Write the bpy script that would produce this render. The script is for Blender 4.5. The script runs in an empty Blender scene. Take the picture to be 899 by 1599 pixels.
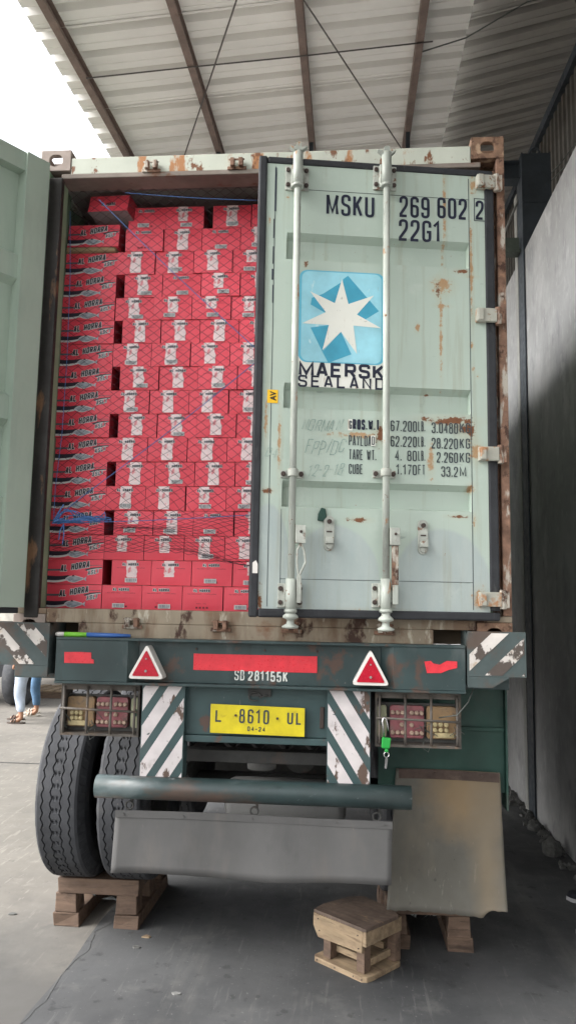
import bpy, bmesh, math, random
from mathutils import Vector, Matrix, noise as mnoise
R = math.radians
random.seed(7)
scn = bpy.context.scene
COL = scn.collection

# ------------------------------------------------------------------ camera
ZO = 1.64                      # height of the container floor frame above the ground
F_PX, W_PX, H_PX = 1184.17, 899.0, 1599.0
CAM = Vector((0.4495, -3.7037, 0.1840 + ZO))
YAW, PIT, ROL = 0.081959, 0.122026, 0.017832
_fw = Vector((-math.sin(YAW)*math.cos(PIT), math.cos(YAW)*math.cos(PIT), math.sin(PIT)))
_r0 = Vector((math.cos(YAW), math.sin(YAW), 0)); _u0 = _r0.cross(_fw)
_rt = math.cos(ROL)*_r0 + math.sin(ROL)*_u0
_up = -math.sin(ROL)*_r0 + math.cos(ROL)*_u0
cd = bpy.data.cameras.new('camera'); cam = bpy.data.objects.new('camera', cd); COL.objects.link(cam)
M = Matrix((( _rt.x, _up.x, -_fw.x), (_rt.y, _up.y, -_fw.y), (_rt.z, _up.z, -_fw.z))).to_4x4()
M.translation = CAM; cam.matrix_world = M
cd.sensor_fit = 'VERTICAL'; cd.sensor_height = 36.0; cd.lens = 36.0*F_PX/H_PX
cd.clip_start = 0.05; cd.clip_end = 2000
scn.camera = cam

# ------------------------------------------------------------------ world, sun, exposure
SUN_EL, SUN_AZ = R(40), R(-105)      # azimuth from +Y towards +X; the light comes from the open left
world = bpy.data.worlds.new('World'); scn.world = world; world.use_nodes = True
nt = world.node_tree; nt.nodes.clear()
sky = nt.nodes.new('ShaderNodeTexSky'); sky.sky_type = 'NISHITA'; sky.sun_disc = False
sky.sun_elevation = SUN_EL; sky.sun_rotation = SUN_AZ; sky.dust_density = 4.0; sky.air_density = 1.0
hsv = nt.nodes.new('ShaderNodeHueSaturation'); hsv.inputs['Saturation'].default_value = 0.16
bg = nt.nodes.new('ShaderNodeBackground'); bg.inputs["Strength"].default_value = 0.11
wo = nt.nodes.new('ShaderNodeOutputWorld')
nt.links.new(sky.outputs[0], hsv.inputs['Color']); nt.links.new(hsv.outputs[0], bg.inputs['Color'])
nt.links.new(bg.outputs[0], wo.inputs['Surface'])
sl = bpy.data.lights.new('sun', 'SUN'); sl.energy = 0.5; sl.angle = R(34); sl.color = (1.0, 0.965, 0.91)
so = bpy.data.objects.new('sun', sl); COL.objects.link(so)
_sd = Vector((math.sin(SUN_AZ)*math.cos(SUN_EL), math.cos(SUN_AZ)*math.cos(SUN_EL), math.sin(SUN_EL)))
so.rotation_euler = _sd.to_track_quat('Z', 'Y').to_euler(); so.location = (-8, -8, 12)
scn.view_settings.view_transform = 'Standard'; scn.view_settings.look = 'None'
scn.view_settings.gamma = 1.0; scn.view_settings.use_curve_mapping = False
scn.view_settings.exposure = 2.4
try:
    scn.cycles.max_bounces = 8; scn.cycles.diffuse_bounces = 5
except Exception: pass

# ------------------------------------------------------------------ surveying helpers (photo pixel -> place, with a known plane)
def ray(px, py):
    return _fw + _rt*((px-W_PX/2)/F_PX) - _up*((py-H_PX/2)/F_PX)
def onY(px, py, Y):
    d = ray(px, py); return CAM + d*((Y-CAM.y)/d.y)
def onX(px, py, X):
    d = ray(px, py); return CAM + d*((X-CAM.x)/d.x)
def onZ(px, py, Z=0.0):
    d = ray(px, py); return CAM + d*((Z-CAM.z)/d.z)

# ------------------------------------------------------------------ materials
class NB:
    def __init__(s, name):
        s.m = bpy.data.materials.new(name); s.m.use_nodes = True; s.t = s.m.node_tree
        s.b = s.t.nodes['Principled BSDF']
        s.tc = s.t.nodes.new('ShaderNodeTexCoord'); s.co = s.tc.outputs['Object']
    def n(s, typ, **kw):
        x = s.t.nodes.new(typ)
        for k, v in kw.items(): setattr(x, k, v)
        return x
    def l(s, a, b): s.t.links.new(a, b)
    def mapped(s, sc, loc=(0,0,0)):
        mp = s.n('ShaderNodeMapping'); mp.inputs['Scale'].default_value = sc; mp.inputs['Location'].default_value = loc
        s.l(s.co, mp.inputs['Vector']); return mp.outputs[0]
    def noise(s, scale, detail=4, rough=.55, stretch=(1,1,1), loc=(0,0,0), dist=0):
        x = s.n('ShaderNodeTexNoise'); x.inputs['Scale'].default_value = scale; x.inputs['Detail'].default_value = detail
        x.inputs['Roughness'].default_value = rough; x.inputs['Distortion'].default_value = dist
        s.l(s.mapped(stretch, loc), x.inputs['Vector']); return x.outputs['Fac']
    def mr(s, v, a, b, c=0., d=1.):
        x = s.n('ShaderNodeMapRange'); x.clamp = True
        s.l(v, x.inputs['Value'])
        for i, q in zip(('From Min','From Max','To Min','To Max'), (a,b,c,d)): x.inputs[i].default_value = q
        return x.outputs[0]
    def math(s, op, a, b=None):
        x = s.n('ShaderNodeMath', operation=op)
        for i, q in enumerate((a, b)):
            if q is None: continue
            if isinstance(q, (int, float)): x.inputs[i].default_value = q
            else: s.l(q, x.inputs[i])
        return x.outputs[0]
    def mix(s, f, a, b):
        x = s.n('ShaderNodeMix', data_type='RGBA')
        for i, q in ((0, f), (6, a), (7, b)):
            if isinstance(q, (int, float)): x.inputs[i].default_value = q
            elif isinstance(q, tuple): x.inputs[i].default_value = (*q, 1)
            else: s.l(q, x.inputs[i])
        return x.outputs[2]
    def spot(s, c, rad, amp=.5, nscale=14., soft=.1):
        """mask around a place c with radii rad, edge broken up by noise"""
        mp = s.n('ShaderNodeMapping'); mp.vector_type = 'POINT'
        mp.inputs['Scale'].default_value = tuple(1/r for r in rad)
        mp.inputs['Location'].default_value = tuple(-q/r for q, r in zip(c, rad))
        s.l(s.co, mp.inputs['Vector'])
        ln = s.n('ShaderNodeVectorMath', operation='LENGTH'); s.l(mp.outputs[0], ln.inputs[0])
        nz = s.noise(nscale, 5, .65, loc=(c[0]*7, 1.3, c[2]*5))
        v = s.math('ADD', ln.outputs['Value'], s.math('MULTIPLY', s.math('SUBTRACT', nz, .5), amp*4))
        return s.mr(v, 1+soft, 1-soft)

def mat(name, base, rough=.6, metal=0., var=.12, vscale=3., layers=(), spots=(), bump=.0, bscale=40., spec=.4, vst=(1,1,1), tint=None):
    """base colour, broad tone variation, then noise-masked layers: (colour, scale, threshold, soft, stretch[, strength])"""
    q = NB(name)
    f = q.noise(vscale, 5, .6, vst)
    lo = tuple(max(0, c*(1-var*1.6)) for c in base); hi = tuple(min(1, c*(1+var*1.6)) for c in base)
    c = q.mix(q.mr(f, .3, .7), lo, hi)
    rg = None
    for i, L in enumerate(layers):
        col, sc, th, soft, st = L[:5]; k = L[5] if len(L) > 5 else 1.
        m = q.mr(q.noise(sc, 6, .62, st, loc=(3.1*i+1.7, 2.3*i, 5.7*i)), th, th+soft, 0, k)
        c = q.mix(m, c, col)
    for col, cc, rad, amp, ns, sf_ in spots:
        c = q.mix(q.spot(cc, rad, amp, ns, sf_), c, col)
    if tint:
        oi = q.n('ShaderNodeObjectInfo')
        c = q.mix(q.mr(oi.outputs['Random'], 0, 1, 0, tint[1]), c, tint[0])
    q.l(c, q.b.inputs['Base Color'])
    q.b.inputs['Metallic'].default_value = metal
    q.b.inputs['Specular IOR Level'].default_value = spec
    q.l(q.mr(q.noise(vscale*6, 4), .3, .7, max(.05, rough-.12), min(1, rough+.12)), q.b.inputs['Roughness'])
    if bump:
        bp = q.n('ShaderNodeBump'); bp.inputs['Strength'].default_value = min(1, bump*40); bp.inputs['Distance'].default_value = bump
        q.l(q.noise(bscale, 5, .6, vst), bp.inputs['Height']); q.l(bp.outputs[0], q.b.inputs['Normal'])
    return q.m

RUST = (.17, .07, .032); RUST_L = (.36, .17, .07); RUST_D = (.06, .03, .02); CREAM = (.52, .50, .41)
MINT = (.405, .485, .425)
GREYP = (.34, .395, .40)
K = {}
# ------------------------------------------------------------------ lettering strokes (unit box; third value 1 rounds the corner)
_O = [(0,0,1),(0,1,1),(1,1,1),(1,0,1),(0,0,1)]
GLYPH = {
 'A': [[(0,0),(.42,1),(.58,1),(1,0)],[(.2,.28),(.8,.28)]], 'B': [[(0,.53),(1,.53,1),(1,0,1),(0,0),(0,1),(.92,1,1),(.92,.53,1),(.3,.53)]],
 'C': [[(1,.70),(1,1,1),(0,1,1),(0,0,1),(1,0,1),(1,.30)]], 'D': [[(0,0),(0,1),(1,1,1),(1,0,1),(0,0)]], 'E': [[(1,1),(0,1),(0,0),(1,0)],[(0,.52),(.88,.52)]],
 'F': [[(1,1),(0,1),(0,0)],[(0,.52),(.88,.52)]], 'G': [[(1,.70),(1,1,1),(0,1,1),(0,0,1),(1,0,1),(1,.46),(.5,.46)]], 'H': [[(0,0),(0,1)],[(1,0),(1,1)],[(0,.5),(1,.5)]],
 'I': [[(.5,0),(.5,1)]], 'K': [[(0,0),(0,1)],[(1,1),(.06,.40)],[(.36,.60),(1,0)]], 'L': [[(0,1),(0,0),(1,0)]], 'M': [[(0,0),(0,1),(.5,.12),(1,1),(1,0)]],
 'N': [[(0,0),(0,1),(1,0),(1,1)]], 'O': [_O], '0': [_O], 'P': [[(0,0),(0,1),(1,1,1),(1,.44,1),(0,.44)]], 'R': [[(0,0),(0,1),(1,1,1),(1,.46,1),(0,.46)],[(.5,.46),(1,0)]],
 'S': [[(1,.73),(1,1,1),(0,1,1),(0,.55,1),(1,.47,1),(1,0,1),(0,0,1),(0,.27)]], 'T': [[(0,1),(1,1)],[(.5,1),(.5,0)]], 'U': [[(0,1),(0,0,1),(1,0,1),(1,1)]], 'W': [[(0,1),(.26,0),(.5,.85),(.74,0),(1,1)]],
 'X': [[(0,0),(1,1)],[(0,1),(1,0)]], 'Y': [[(0,1),(.5,.45),(1,1)],[(.5,.45),(.5,0)]], 'V': [[(0,1),(.5,0),(1,1)]],
 '1': [[(.05,.78),(.62,1),(.62,0)]], '2': [[(0,.70),(0,1,1),(1,1,1),(1,.58,1),(0,.10),(0,0),(1,0)]], '3': [[(0,.75),(0,1,1),(1,1,1),(1,.53,1),(.35,.53)],[(.5,.53),(1,.53,1),(1,0,1),(0,0,1),(0,.25)]],
 '4': [[(.75,0),(.75,1),(0,.3),(1,.3)]], '5': [[(1,1),(.05,1),(0,.52),(1,.62,1),(1,0,1),(0,0,1),(0,.25)]], '6': [[(1,.76),(1,1,1),(0,1,1),(0,0,1),(1,0,1),(1,.56,1),(0,.56)]],
 '7': [[(0,1),(1,1),(.35,0)]], '8': [[(.06,.54,1),(.06,1,1),(.94,1,1),(.94,.54,1),(.06,.54,1)],[(0,0,1),(0,.54,1),(1,.54,1),(1,0,1),(0,0,1)]], '9': [[(0,.24),(0,0,1),(1,0,1),(1,1,1),(0,1,1),(0,.44,1),(1,.44)]],
 '.': [[(.5,-.02),(.5,.10)]], '-': [[(0,.45),(1,.45)]], '/': [[(0,-.05),(1,1.05)]], ',': [[(.7,.1),(.3,-.12)]],
}
GW = {'M': 1.3, 'W': 1.35, 'I': .4, '1': .75, '.': .35, ' ': .75, '-': .7, '/': .6}
# ------------------------------------------------------------------ mesh builder
class MB:
    def __init__(s): s.bm = bmesh.new(); s.mats = []; s.mi = 0
    def use(s, m):
        if m not in s.mats: s.mats.append(m)
        s.mi = s.mats.index(m); return s
    def face(s, pts):
        vs = [s.bm.verts.new(p) for p in pts]
        try:
            f = s.bm.faces.new(vs); f.material_index = s.mi; return f
        except ValueError: return None
    def hexa(s, p):
        """8 points: 0-3 one ring, 4-7 the opposite ring"""
        v = [s.bm.verts.new(q) for q in p]
        for idx in ((3,2,1,0),(4,5,6,7),(0,1,5,4),(1,2,6,5),(2,3,7,6),(3,0,4,7)):
            f = s.bm.faces.new([v[i] for i in idx]); f.material_index = s.mi
    def box(s, x0, x1, y0, y1, z0, z1, mtx=None):
        p = [Vector(q) for q in ((x0,y0,z0),(x1,y0,z0),(x1,y1,z0),(x0,y1,z0),(x0,y0,z1),(x1,y0,z1),(x1,y1,z1),(x0,y1,z1))]
        if mtx: p = [mtx @ q for q in p]
        s.hexa(p)
    def prism(s, poly, y0, y1, mtx=None):
        """polygon in XZ (counter-clockwise seen from -Y), extruded along Y"""
        a = [Vector((x, y0, z)) for x, z in poly]; b = [Vector((x, y1, z)) for x, z in poly]
        if mtx: a = [mtx @ q for q in a]; b = [mtx @ q for q in b]
        va = [s.bm.verts.new(q) for q in a]; vb = [s.bm.verts.new(q) for q in b]
        n = len(poly)
        for f in ([va, list(reversed(vb))]):
            g = s.bm.faces.new(f); g.material_index = s.mi
        for i in range(n):
            j = (i+1) % n
            g = s.bm.faces.new((va[j], va[i], vb[i], vb[j])); g.material_index = s.mi
    def flat(s, poly, y, mtx=None):
        p = [Vector((x, y, z)) for x, z in poly]
        if mtx: p = [mtx @ q for q in p]
        s.face(p)
    def tube(s, pts, r, n=8, caps=True, closed=False):
        pts = [Vector(p) for p in pts]; rs = r if isinstance(r, (list, tuple)) else [r]*len(pts)
        rings = []; prev = None
        for i, p in enumerate(pts):
            if closed: t = pts[(i+1) % len(pts)] - pts[i-1]
            else: t = pts[min(i+1, len(pts)-1)] - pts[max(i-1, 0)]
            t.normalize()
            if prev is None:
                a = Vector((0,0,1)) if abs(t.z) < .9 else Vector((1,0,0))
                u = t.cross(a).normalized()
            else:
                u = (prev - t*prev.dot(t)).normalized()
            prev = u; w = t.cross(u)
            rings.append([s.bm.verts.new(p + rs[i]*(math.cos(2*math.pi*k/n)*u + math.sin(2*math.pi*k/n)*w)) for k in range(n)])
        m = len(rings)
        for i in range(m if closed else m-1):
            A, B = rings[i], rings[(i+1) % m]
            for k in range(n):
                f = s.bm.faces.new((A[k], A[(k+1) % n], B[(k+1) % n], B[k])); f.material_index = s.mi; f.smooth = n > 4
        if caps and not closed:
            f = s.bm.faces.new(list(reversed(rings[0]))); f.material_index = s.mi
            f = s.bm.faces.new(rings[-1]); f.material_index = s.mi
    def lathe(s, prof, o, axis='x', n=32, closed=False):
        """prof: (along, radius) pairs"""
        rings = []
        o = Vector(o)
        for a, r in prof:
            ring = []
            for k in range(n):
                c, q = math.cos(2*math.pi*k/n)*r, math.sin(2*math.pi*k/n)*r
                v = {'x': (a, c, q), 'y': (q, a, c), 'z': (c, q, a)}[axis]
                ring.append(s.bm.verts.new(o + Vector(v)))
            rings.append(ring)
        m = len(rings)
        for i in range(m if closed else m-1):
            A, B = rings[i], rings[(i+1) % m]
            for k in range(n):
                f = s.bm.faces.new((A[k], A[(k+1) % n], B[(k+1) % n], B[k])); f.material_index = s.mi; f.smooth = True
        if not closed:
            for rg in (rings[0], list(reversed(rings[-1]))):
                f = s.bm.faces.new(rg); f.material_index = s.mi
    def text(s, txt, x, z, w, h, y, bold=0., shear=0., mtx=None, rot=0., spacing=1.):
        """flat lettering on an XZ face at depth y, facing -Y; x, z = lower left corner of the box w x h"""
        cu = bpy.data.curves.new('t', 'FONT'); cu.body = txt; cu.size = 1; cu.offset = bold; cu.shear = shear
        cu.space_character = spacing; cu.resolution_u = 3
        ob = bpy.data.objects.new('t', cu); COL.objects.link(ob)
        dg = bpy.context.evaluated_depsgraph_get(); dg.update()
        me = bpy.data.meshes.new_from_object(ob.evaluated_get(dg))
        vs = [v.co.copy() for v in me.vertices]
        x0 = min(v.x for v in vs); x1 = max(v.x for v in vs); y0 = min(v.y for v in vs); y1 = max(v.y for v in vs)
        out = []
        for v in vs:
            a = (v.x-x0)/(x1-x0)*w; b = (v.y-y0)/max(1e-6, y1-y0)*h
            ca, sa = math.cos(rot), math.sin(rot)
            p = Vector((x + a*ca - b*sa, y, z + a*sa + b*ca))
            out.append(s.bm.verts.new(mtx @ p if mtx else p))
        for p in me.polygons:
            try:
                f = s.bm.faces.new([out[i] for i in p.vertices]); f.material_index = s.mi
            except ValueError: pass
        bpy.data.objects.remove(ob); bpy.data.curves.remove(cu); bpy.data.meshes.remove(me)
    def strokes(s, txt, x, z, w, h, y, t, shear=0., rot=0., jitter=0., gap=.34, seed=0, dy=-.00012, rounding=.34, grow=0.):
        """painted lettering as ribbons of width t inside the box w x h, facing -Y"""
        rnd = random.Random(seed*31+len(txt)); wid = [GW.get(c, 1.) for c in txt]
        tot = sum(wid)+gap*(len(txt)-1); u = w/tot; cx = x; k = 0
        ca, sa = math.cos(rot), math.sin(rot); hw_ = t/2
        def place(p):
            a, b_ = p[0]-x, p[1]-z
            a += shear*b_
            return Vector((x+a*ca-b_*sa, y+dy*k, z+a*sa+b_*ca))
        for c, wd in zip(txt, wid):
            cw = wd*u
            jz, jx = rnd.uniform(-jitter, jitter)*h, rnd.uniform(-jitter, jitter)*cw
            for line in GLYPH.get(c, ()):
                k += 1
                P = [(cx+jx+hw_+q[0]*max(1e-4, cw-t) if c not in '.1I-' else cx+jx+q[0]*cw, z+jz+hw_+q[1]*(h-t), q[2] if len(q) > 2 else 0) for q in line]
                if jitter: P = [(p[0]+rnd.uniform(-jitter, jitter)*cw*.5, p[1]+rnd.uniform(-jitter, jitter)*h*.4, p[2]) for p in P]
                closed = P[0][:2] == P[-1][:2]
                if closed: P = P[:-1]
                R_ = rounding*min(cw, h*.5); out = []; n = len(P)
                for i, p in enumerate(P):
                    if p[2] and (closed or 0 < i < n-1):
                        a, b_ = Vector(P[i-1][:2])-Vector(p[:2]), Vector(P[(i+1) % n][:2])-Vector(p[:2])
                        ra, rb = min(R_, a.length*.49), min(R_, b_.length*.49); A = Vector(p[:2])+a.normalized()*ra; B = Vector(p[:2])+b_.normalized()*rb
                        for m in range(5):
                            f = m/4; q = A*(1-f)**2+Vector(p[:2])*2*f*(1-f)+B*f*f; out.append((q.x, q.y))
                    else: out.append(p[:2])
                if not closed and grow:
                    for e, f in ((0, 1), (-1, -2)):
                        d = Vector(out[e])-Vector(out[f]); d.normalize(); out[e] = tuple(Vector(out[e])+d*grow)
                n = len(out); L, Rr = [], []
                for i in range(n):
                    p = Vector(out[i]); a = Vector(out[i-1]) if (closed or i > 0) else None; b_ = Vector(out[(i+1) % n]) if (closed or i < n-1) else None
                    d1 = (p-a).normalized() if a is not None else None; d2 = (b_-p).normalized() if b_ is not None else None
                    if d1 is None: d1 = d2
                    if d2 is None: d2 = d1
                    n1 = Vector((-d1.y, d1.x)); n2 = Vector((-d2.y, d2.x)); m = (n1+n2)
                    m = n1 if m.length < .3 else m.normalized(); sc = min(1.9, 1/max(.3, m.dot(n1)))
                    hh = hw_+grow
                    L.append(place(p+m*hh*sc)); Rr.append(place(p-m*hh*sc))
                for i in range(n if closed else n-1):
                    j = (i+1) % n; s.face([Rr[i], Rr[j], L[j], L[i]])
            cx += cw+gap*u
    def build(s, name, m=None, parent=None, local=False, bevel=0., origin=None, recalc=True, smooth=False):
        if m is not None and not s.mats: s.mats = [m]
        if recalc: bmesh.ops.recalc_face_normals(s.bm, faces=s.bm.faces[:])
        me = bpy.data.meshes.new(name)
        off = Vector((0,0,0))
        if not local:
            if parent is not None:
                off = world_loc(parent)
            elif origin is not None: off = Vector(origin)
            elif s.bm.verts:
                xs = [v.co for v in s.bm.verts]
                off = Vector(((min(v.x for v in xs)+max(v.x for v in xs))/2, (min(v.y for v in xs)+max(v.y for v in xs))/2, min(v.z for v in xs)))
            bmesh.ops.translate(s.bm, verts=s.bm.verts[:], vec=-off)
        s.bm.to_mesh(me); s.bm.free()
        for q in s.mats: me.materials.append(q)
        o = bpy.data.objects.new(name, me); COL.objects.link(o)
        if smooth:
            for p in me.polygons: p.use_smooth = True
        if parent is not None: o.parent = parent
        elif not local: o.location = off
        if bevel:
            b = o.modifiers.new('bevel', 'BEVEL'); b.width = bevel; b.segments = 2; b.limit_method = 'ANGLE'; b.angle_limit = R(40)
        return o
def world_loc(o):
    v = Vector(o.location)
    while o.parent is not None:
        o = o.parent; v = v + Vector(o.location)
    return v
def tag(o, label, cat, group=None, kind=None):
    if label: o['label'] = label
    if cat: o['category'] = cat
    if group: o['group'] = group
    if kind: o['kind'] = kind
    return o
def thing(name, loc, label, cat, group=None):
    o = bpy.data.objects.new(name, None); COL.objects.link(o); o.location = loc; o.empty_display_size = .2
    return tag(o, label, cat, group)
def structure(o): o['kind'] = 'structure'; return o
def clip_poly(poly, x0, x1, z0, z1):
    def cl(P, f, g):
        out = []
        for i in range(len(P)):
            a, b = P[i-1], P[i]; fa, fb = f(a), f(b)
            if (fa >= 0) != (fb >= 0):
                t = fa/(fa-fb); out.append((a[0]+t*(b[0]-a[0]), a[1]+t*(b[1]-a[1])))
            if fb >= 0: out.append(b)
        return out
    for f in (lambda p: p[0]-x0, lambda p: x1-p[0], lambda p: p[1]-z0, lambda p: z1-p[1]):
        poly = cl(poly, f, None)
        if len(poly) < 3: return []
    return poly

# ------------------------------------------------------------------ material list
K['mint'] = mat('mint paint', MINT, .5, var=.05, vscale=1.4, layers=[((.33,.42,.36), 1.6, .56, .25, (5,5,.5), .45), ((.30,.36,.33), 9, .66, .06, (1,1,1), .5), (RUST_L, 26, .735, .03, (1,1,1), .9)], bump=.0012, bscale=7)
K['mint_in'] = mat('faded green door paint', (.36,.44,.37), .5, var=.06, vscale=1.2, layers=[((.26,.33,.28), 2.2, .55, .2, (3,3,.6), .6), (RUST, 20, .75, .03, (1,1,1), .8)], bump=.001, bscale=9)
K['wall_green'] = mat('container inner paint', (.23,.34,.22), .6, var=.1, layers=[((.08,.11,.07), 5, .55, .2, (1,1,.3), .6)])
K['roof_paint'] = mat('dusty container roof', (.33,.31,.285), .8, var=.12)
K['side_green'] = mat('container side paint', (.15,.22,.15), .6, var=.1, layers=[((.08,.11,.07), 5, .55, .2, (1,1,.3), .6)])
K['header'] = mat('rusting cream paint', (.47,.50,.43), .6, var=.07, vscale=3, layers=[(RUST_L, 5, .57, .05, (1.3,1,.45)), (RUST, 12, .585, .05, (1,1,.6)), ((.30,.29,.25), 3, .55, .2, (1,1,.3), .5)], bump=.001)
K['sill'] = mat('scraped sill paint', (.27,.225,.165), .7, var=.14, vscale=5, vst=(1,1,.35), layers=[((.17,.11,.07), 6, .47, .14, (1.4,1,.35), .9), (RUST_D, 9, .55, .06, (1.2,1,.6)), (RUST, 5, .57, .08, (.6,1,.8), .8), ((.50,.47,.38), 16, .62, .06, (1,1,.3), .8)], bump=.0015)
K['lip'] = mat('dirty header lip', (.20,.17,.145), .75, var=.15, vscale=4, layers=[((.34,.31,.27), 5, .56, .15, (.4,1,1), .7), (RUST, 9, .6, .08, (.6,1,1), .8)])
K['post_rust'] = mat('rusted post', (.19,.11,.075), .8, var=.3, vscale=14, layers=[((.46,.44,.38), 7, .53, .06, (2,2,.6), .85), (RUST_D, 16, .56, .08, (1,1,.8)), ((.34,.2,.12), 30, .6, .06, (1,1,1), .7)], bump=.002, bscale=30)
K['cast_rust'] = mat('rusted corner casting', (.20,.12,.078), .8, var=.25, vscale=22, layers=[(RUST_D, 18, .52, .08, (1,1,1), .85), ((.42,.30,.20), 14, .57, .07, (1,1,1), .7), ((.40,.42,.36), 9, .64, .04, (1,1,1), .8)], bump=.003, bscale=60)
K['cast_grey'] = mat('weathered corner casting', (.30,.25,.22), .75, var=.12, vscale=9, layers=[(RUST, 12, .6, .1, (1,1,1), .7)], bump=.001)
K['gasket'] = mat('black door rubber', (.028,.030,.034), .55, var=.2, vscale=6, layers=[((.10,.10,.10), 8, .62, .1, (1,1,.3), .7)], bump=.001, spec=.3)
K['strip'] = mat('worn black jamb', (.030,.028,.026), .7, var=.2, vscale=4, layers=[((.20,.11,.06), 6, .60, .05, (1,1,.25)), ((.26,.24,.19), 9, .69, .04, (1,1,.35), .8)], bump=.002)
K['bar'] = mat('painted lock bar', (.37,.40,.36), .5, var=.16, vscale=8, vst=(1,1,.3), layers=[((.50,.52,.48), 6, .56, .1, (1,1,.3), .7), (RUST_L, 16, .63, .05, (1,1,.5), .85), ((.20,.21,.19), 9, .58, .1, (1,1,.25), .7), (RUST, 34, .66, .04, (1,1,.7), .9)])
K['hardware'] = mat('door fittings', (.38,.40,.36), .55, var=.16, vscale=14, layers=[((.24,.25,.22), 12, .56, .1, (1,1,.6), .7), (RUST, 22, .58, .06, (1,1,1), .85)])
K['hinge'] = mat('rusting hinge paint', (.36,.36,.31), .6, var=.12, vscale=10, layers=[(RUST_L, 13, .54, .08, (1,1,1), .9), (RUST, 20, .60, .06, (1,1,1))], bump=.001)
K['bolt'] = mat('dark bolt', (.05,.035,.03), .6, var=.2)
K['ply'] = mat('plywood floor', (.12,.09,.06), .8)
K['dark_in'] = mat('shaded container lining', (.13,.15,.14), .8, var=.12)
K['text'] = mat('dark navy lettering', (.012,.016,.035), .6, var=.2, vscale=20, layers=[((.30,.38,.33), 60, .70, .03, (1,1,1), .7)])
K['text_faded'] = mat('faded dark lettering', (.05,.062,.068), .6, var=.2, vscale=20, layers=[((.36,.46,.39), 40, .64, .05, (1,1,1), .8)])
K['pencil'] = mat('pale chalk writing', (.27,.36,.32), .8, var=.1, layers=[(MINT, 60, .52, .1, (1,1,1), .8)])
K['sk_light'] = mat('pale blue sticker', (.29,.585,.68), .4, var=.1, vscale=6, layers=[((.22,.50,.62), 5, .55, .15, (1,1,1), .5), ((.6,.75,.76), 18, .64, .05, (1,1,.4), .7), ((.24,.13,.08), 22, .68, .03, (3,1,.35), .8)])
K['sk_edge'] = mat('blue sticker border', (.12,.43,.58), .4, var=.05)
K['sk_dark'] = mat('blue sticker squares', (.055,.32,.46), .4, var=.08, vscale=8, layers=[((.25,.55,.65), 22, .68, .06, (1,1,1), .7)])
K['sk_white'] = mat('off white sticker', (.70,.71,.65), .5, var=.04, layers=[((.38,.28,.20), 20, .62, .04, (3,1,.35), .75), ((.30,.30,.28), 36, .66, .03, (1,1,1), .6)])
K['yellow'] = mat('yellow sticker', (.80,.48,.02), .5, var=.06)
K['black'] = mat('black', (.012,.012,.013), .5)
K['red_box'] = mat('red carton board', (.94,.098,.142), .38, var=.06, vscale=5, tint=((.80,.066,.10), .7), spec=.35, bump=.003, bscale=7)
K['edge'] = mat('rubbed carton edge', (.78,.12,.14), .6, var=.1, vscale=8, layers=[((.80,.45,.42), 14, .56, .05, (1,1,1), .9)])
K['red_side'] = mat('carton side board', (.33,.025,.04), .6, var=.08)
K['kraft'] = mat('kraft board', (.36,.26,.15), .8, var=.08)
K['kraft_grey'] = mat('grey carton base', (.30,.27,.27), .8, var=.06)
K['ink'] = mat('carton dark ink', (.035,.035,.052), .4)
K['ink_red'] = mat('small dark print', (.16,.02,.03), .5)
K['ink_grey'] = mat('carton grey ink', (.12,.14,.16), .4)
K['white_ink'] = mat('carton white ink', (.72,.70,.70), .4)
K['fish'] = mat('printed silver fish', (.38,.42,.47), .35, var=.25, vscale=30, layers=[((.08,.10,.14), 26, .55, .1, (1,1,2.2), .8)])
K['tape'] = mat('pale packing tape', (.86,.68,.68), .22, var=.08, vscale=20, spec=.6, layers=[((.72,.16,.19), 24, .58, .05, (1,1,.8), .85)], bump=.002, bscale=30)
K['barcode'] = mat('white code label', (.70,.69,.69), .5, var=.04)
K['net'] = mat('dark net cord', (.045,.018,.026), .8)
K['rope'] = mat('blue rope', (.06,.15,.36), .6, var=.2, vscale=60)
K['tgreen'] = mat('dark green trailer paint', (0.0300, 0.0516, 0.0527), .45, var=.16, vscale=3, layers=[((0.0850, 0.0989, 0.0978), 5, .54, .12, (1,1,.5), .7), ((0.0850, 0.0473, 0.0340), 6, .57, .06, (1,1,.8), .85), ((0.0180, 0.0301, 0.0306), 9, .60, .1, (1,1,.35), .7), ((0.2000, 0.1806, 0.1700), 34, .68, .03, (1.6,1,.7), .7)], bump=.001)
K['tgreen2'] = mat('green cross panel paint', (0.0400, 0.0722, 0.0740), .45, var=.12, vscale=3, layers=[((0.0900, 0.1100, 0.1087), 4, .54, .16, (1,1,.5), .7), ((0.1000, 0.0528, 0.0391), 8, .61, .05, (1,1,.8), .85), ((0.1800, 0.1760, 0.1653), 30, .68, .03, (1.6,1,.6), .6)])
K['fender'] = mat('green fender paint', (.016,.052,.040), .55, var=.2, vscale=3, layers=[((.05,.055,.045), 4, .55, .2, (1,1,1), .7)])
K['white_paint'] = mat('chipped white stripe paint', (.56,.52,.52), .6, var=.08, vscale=8, layers=[((.30,.27,.26), 11, .60, .1, (1,1,.7), .7), ((.10,.065,.05), 7, .55, .03, (1.3,1,.6)), ((.06,.08,.08), 26, .66, .03, (1,1,1))])
K['white_worn'] = mat('badly chipped stripe paint', (.52,.49,.46), .6, var=.12, vscale=8, layers=[((.34,.24,.15), 12, .57, .1, (1,1,.8), .8), ((.075,.06,.052), 9, .475, .03, (1,1,.8))])
K['plate_dark'] = mat('rusty dark plate paint', (.055,.075,.075), .6, var=.14, vscale=5, layers=[((.085,.058,.045), 5, .50, .12, (1,1,1), .9), ((.36,.30,.21), 13, .70, .04, (1,1,1), .8)], bump=.001)
K['red_tape'] = mat('red reflective tape', (.62,.035,.05), .35, var=.08, vscale=20)
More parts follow.
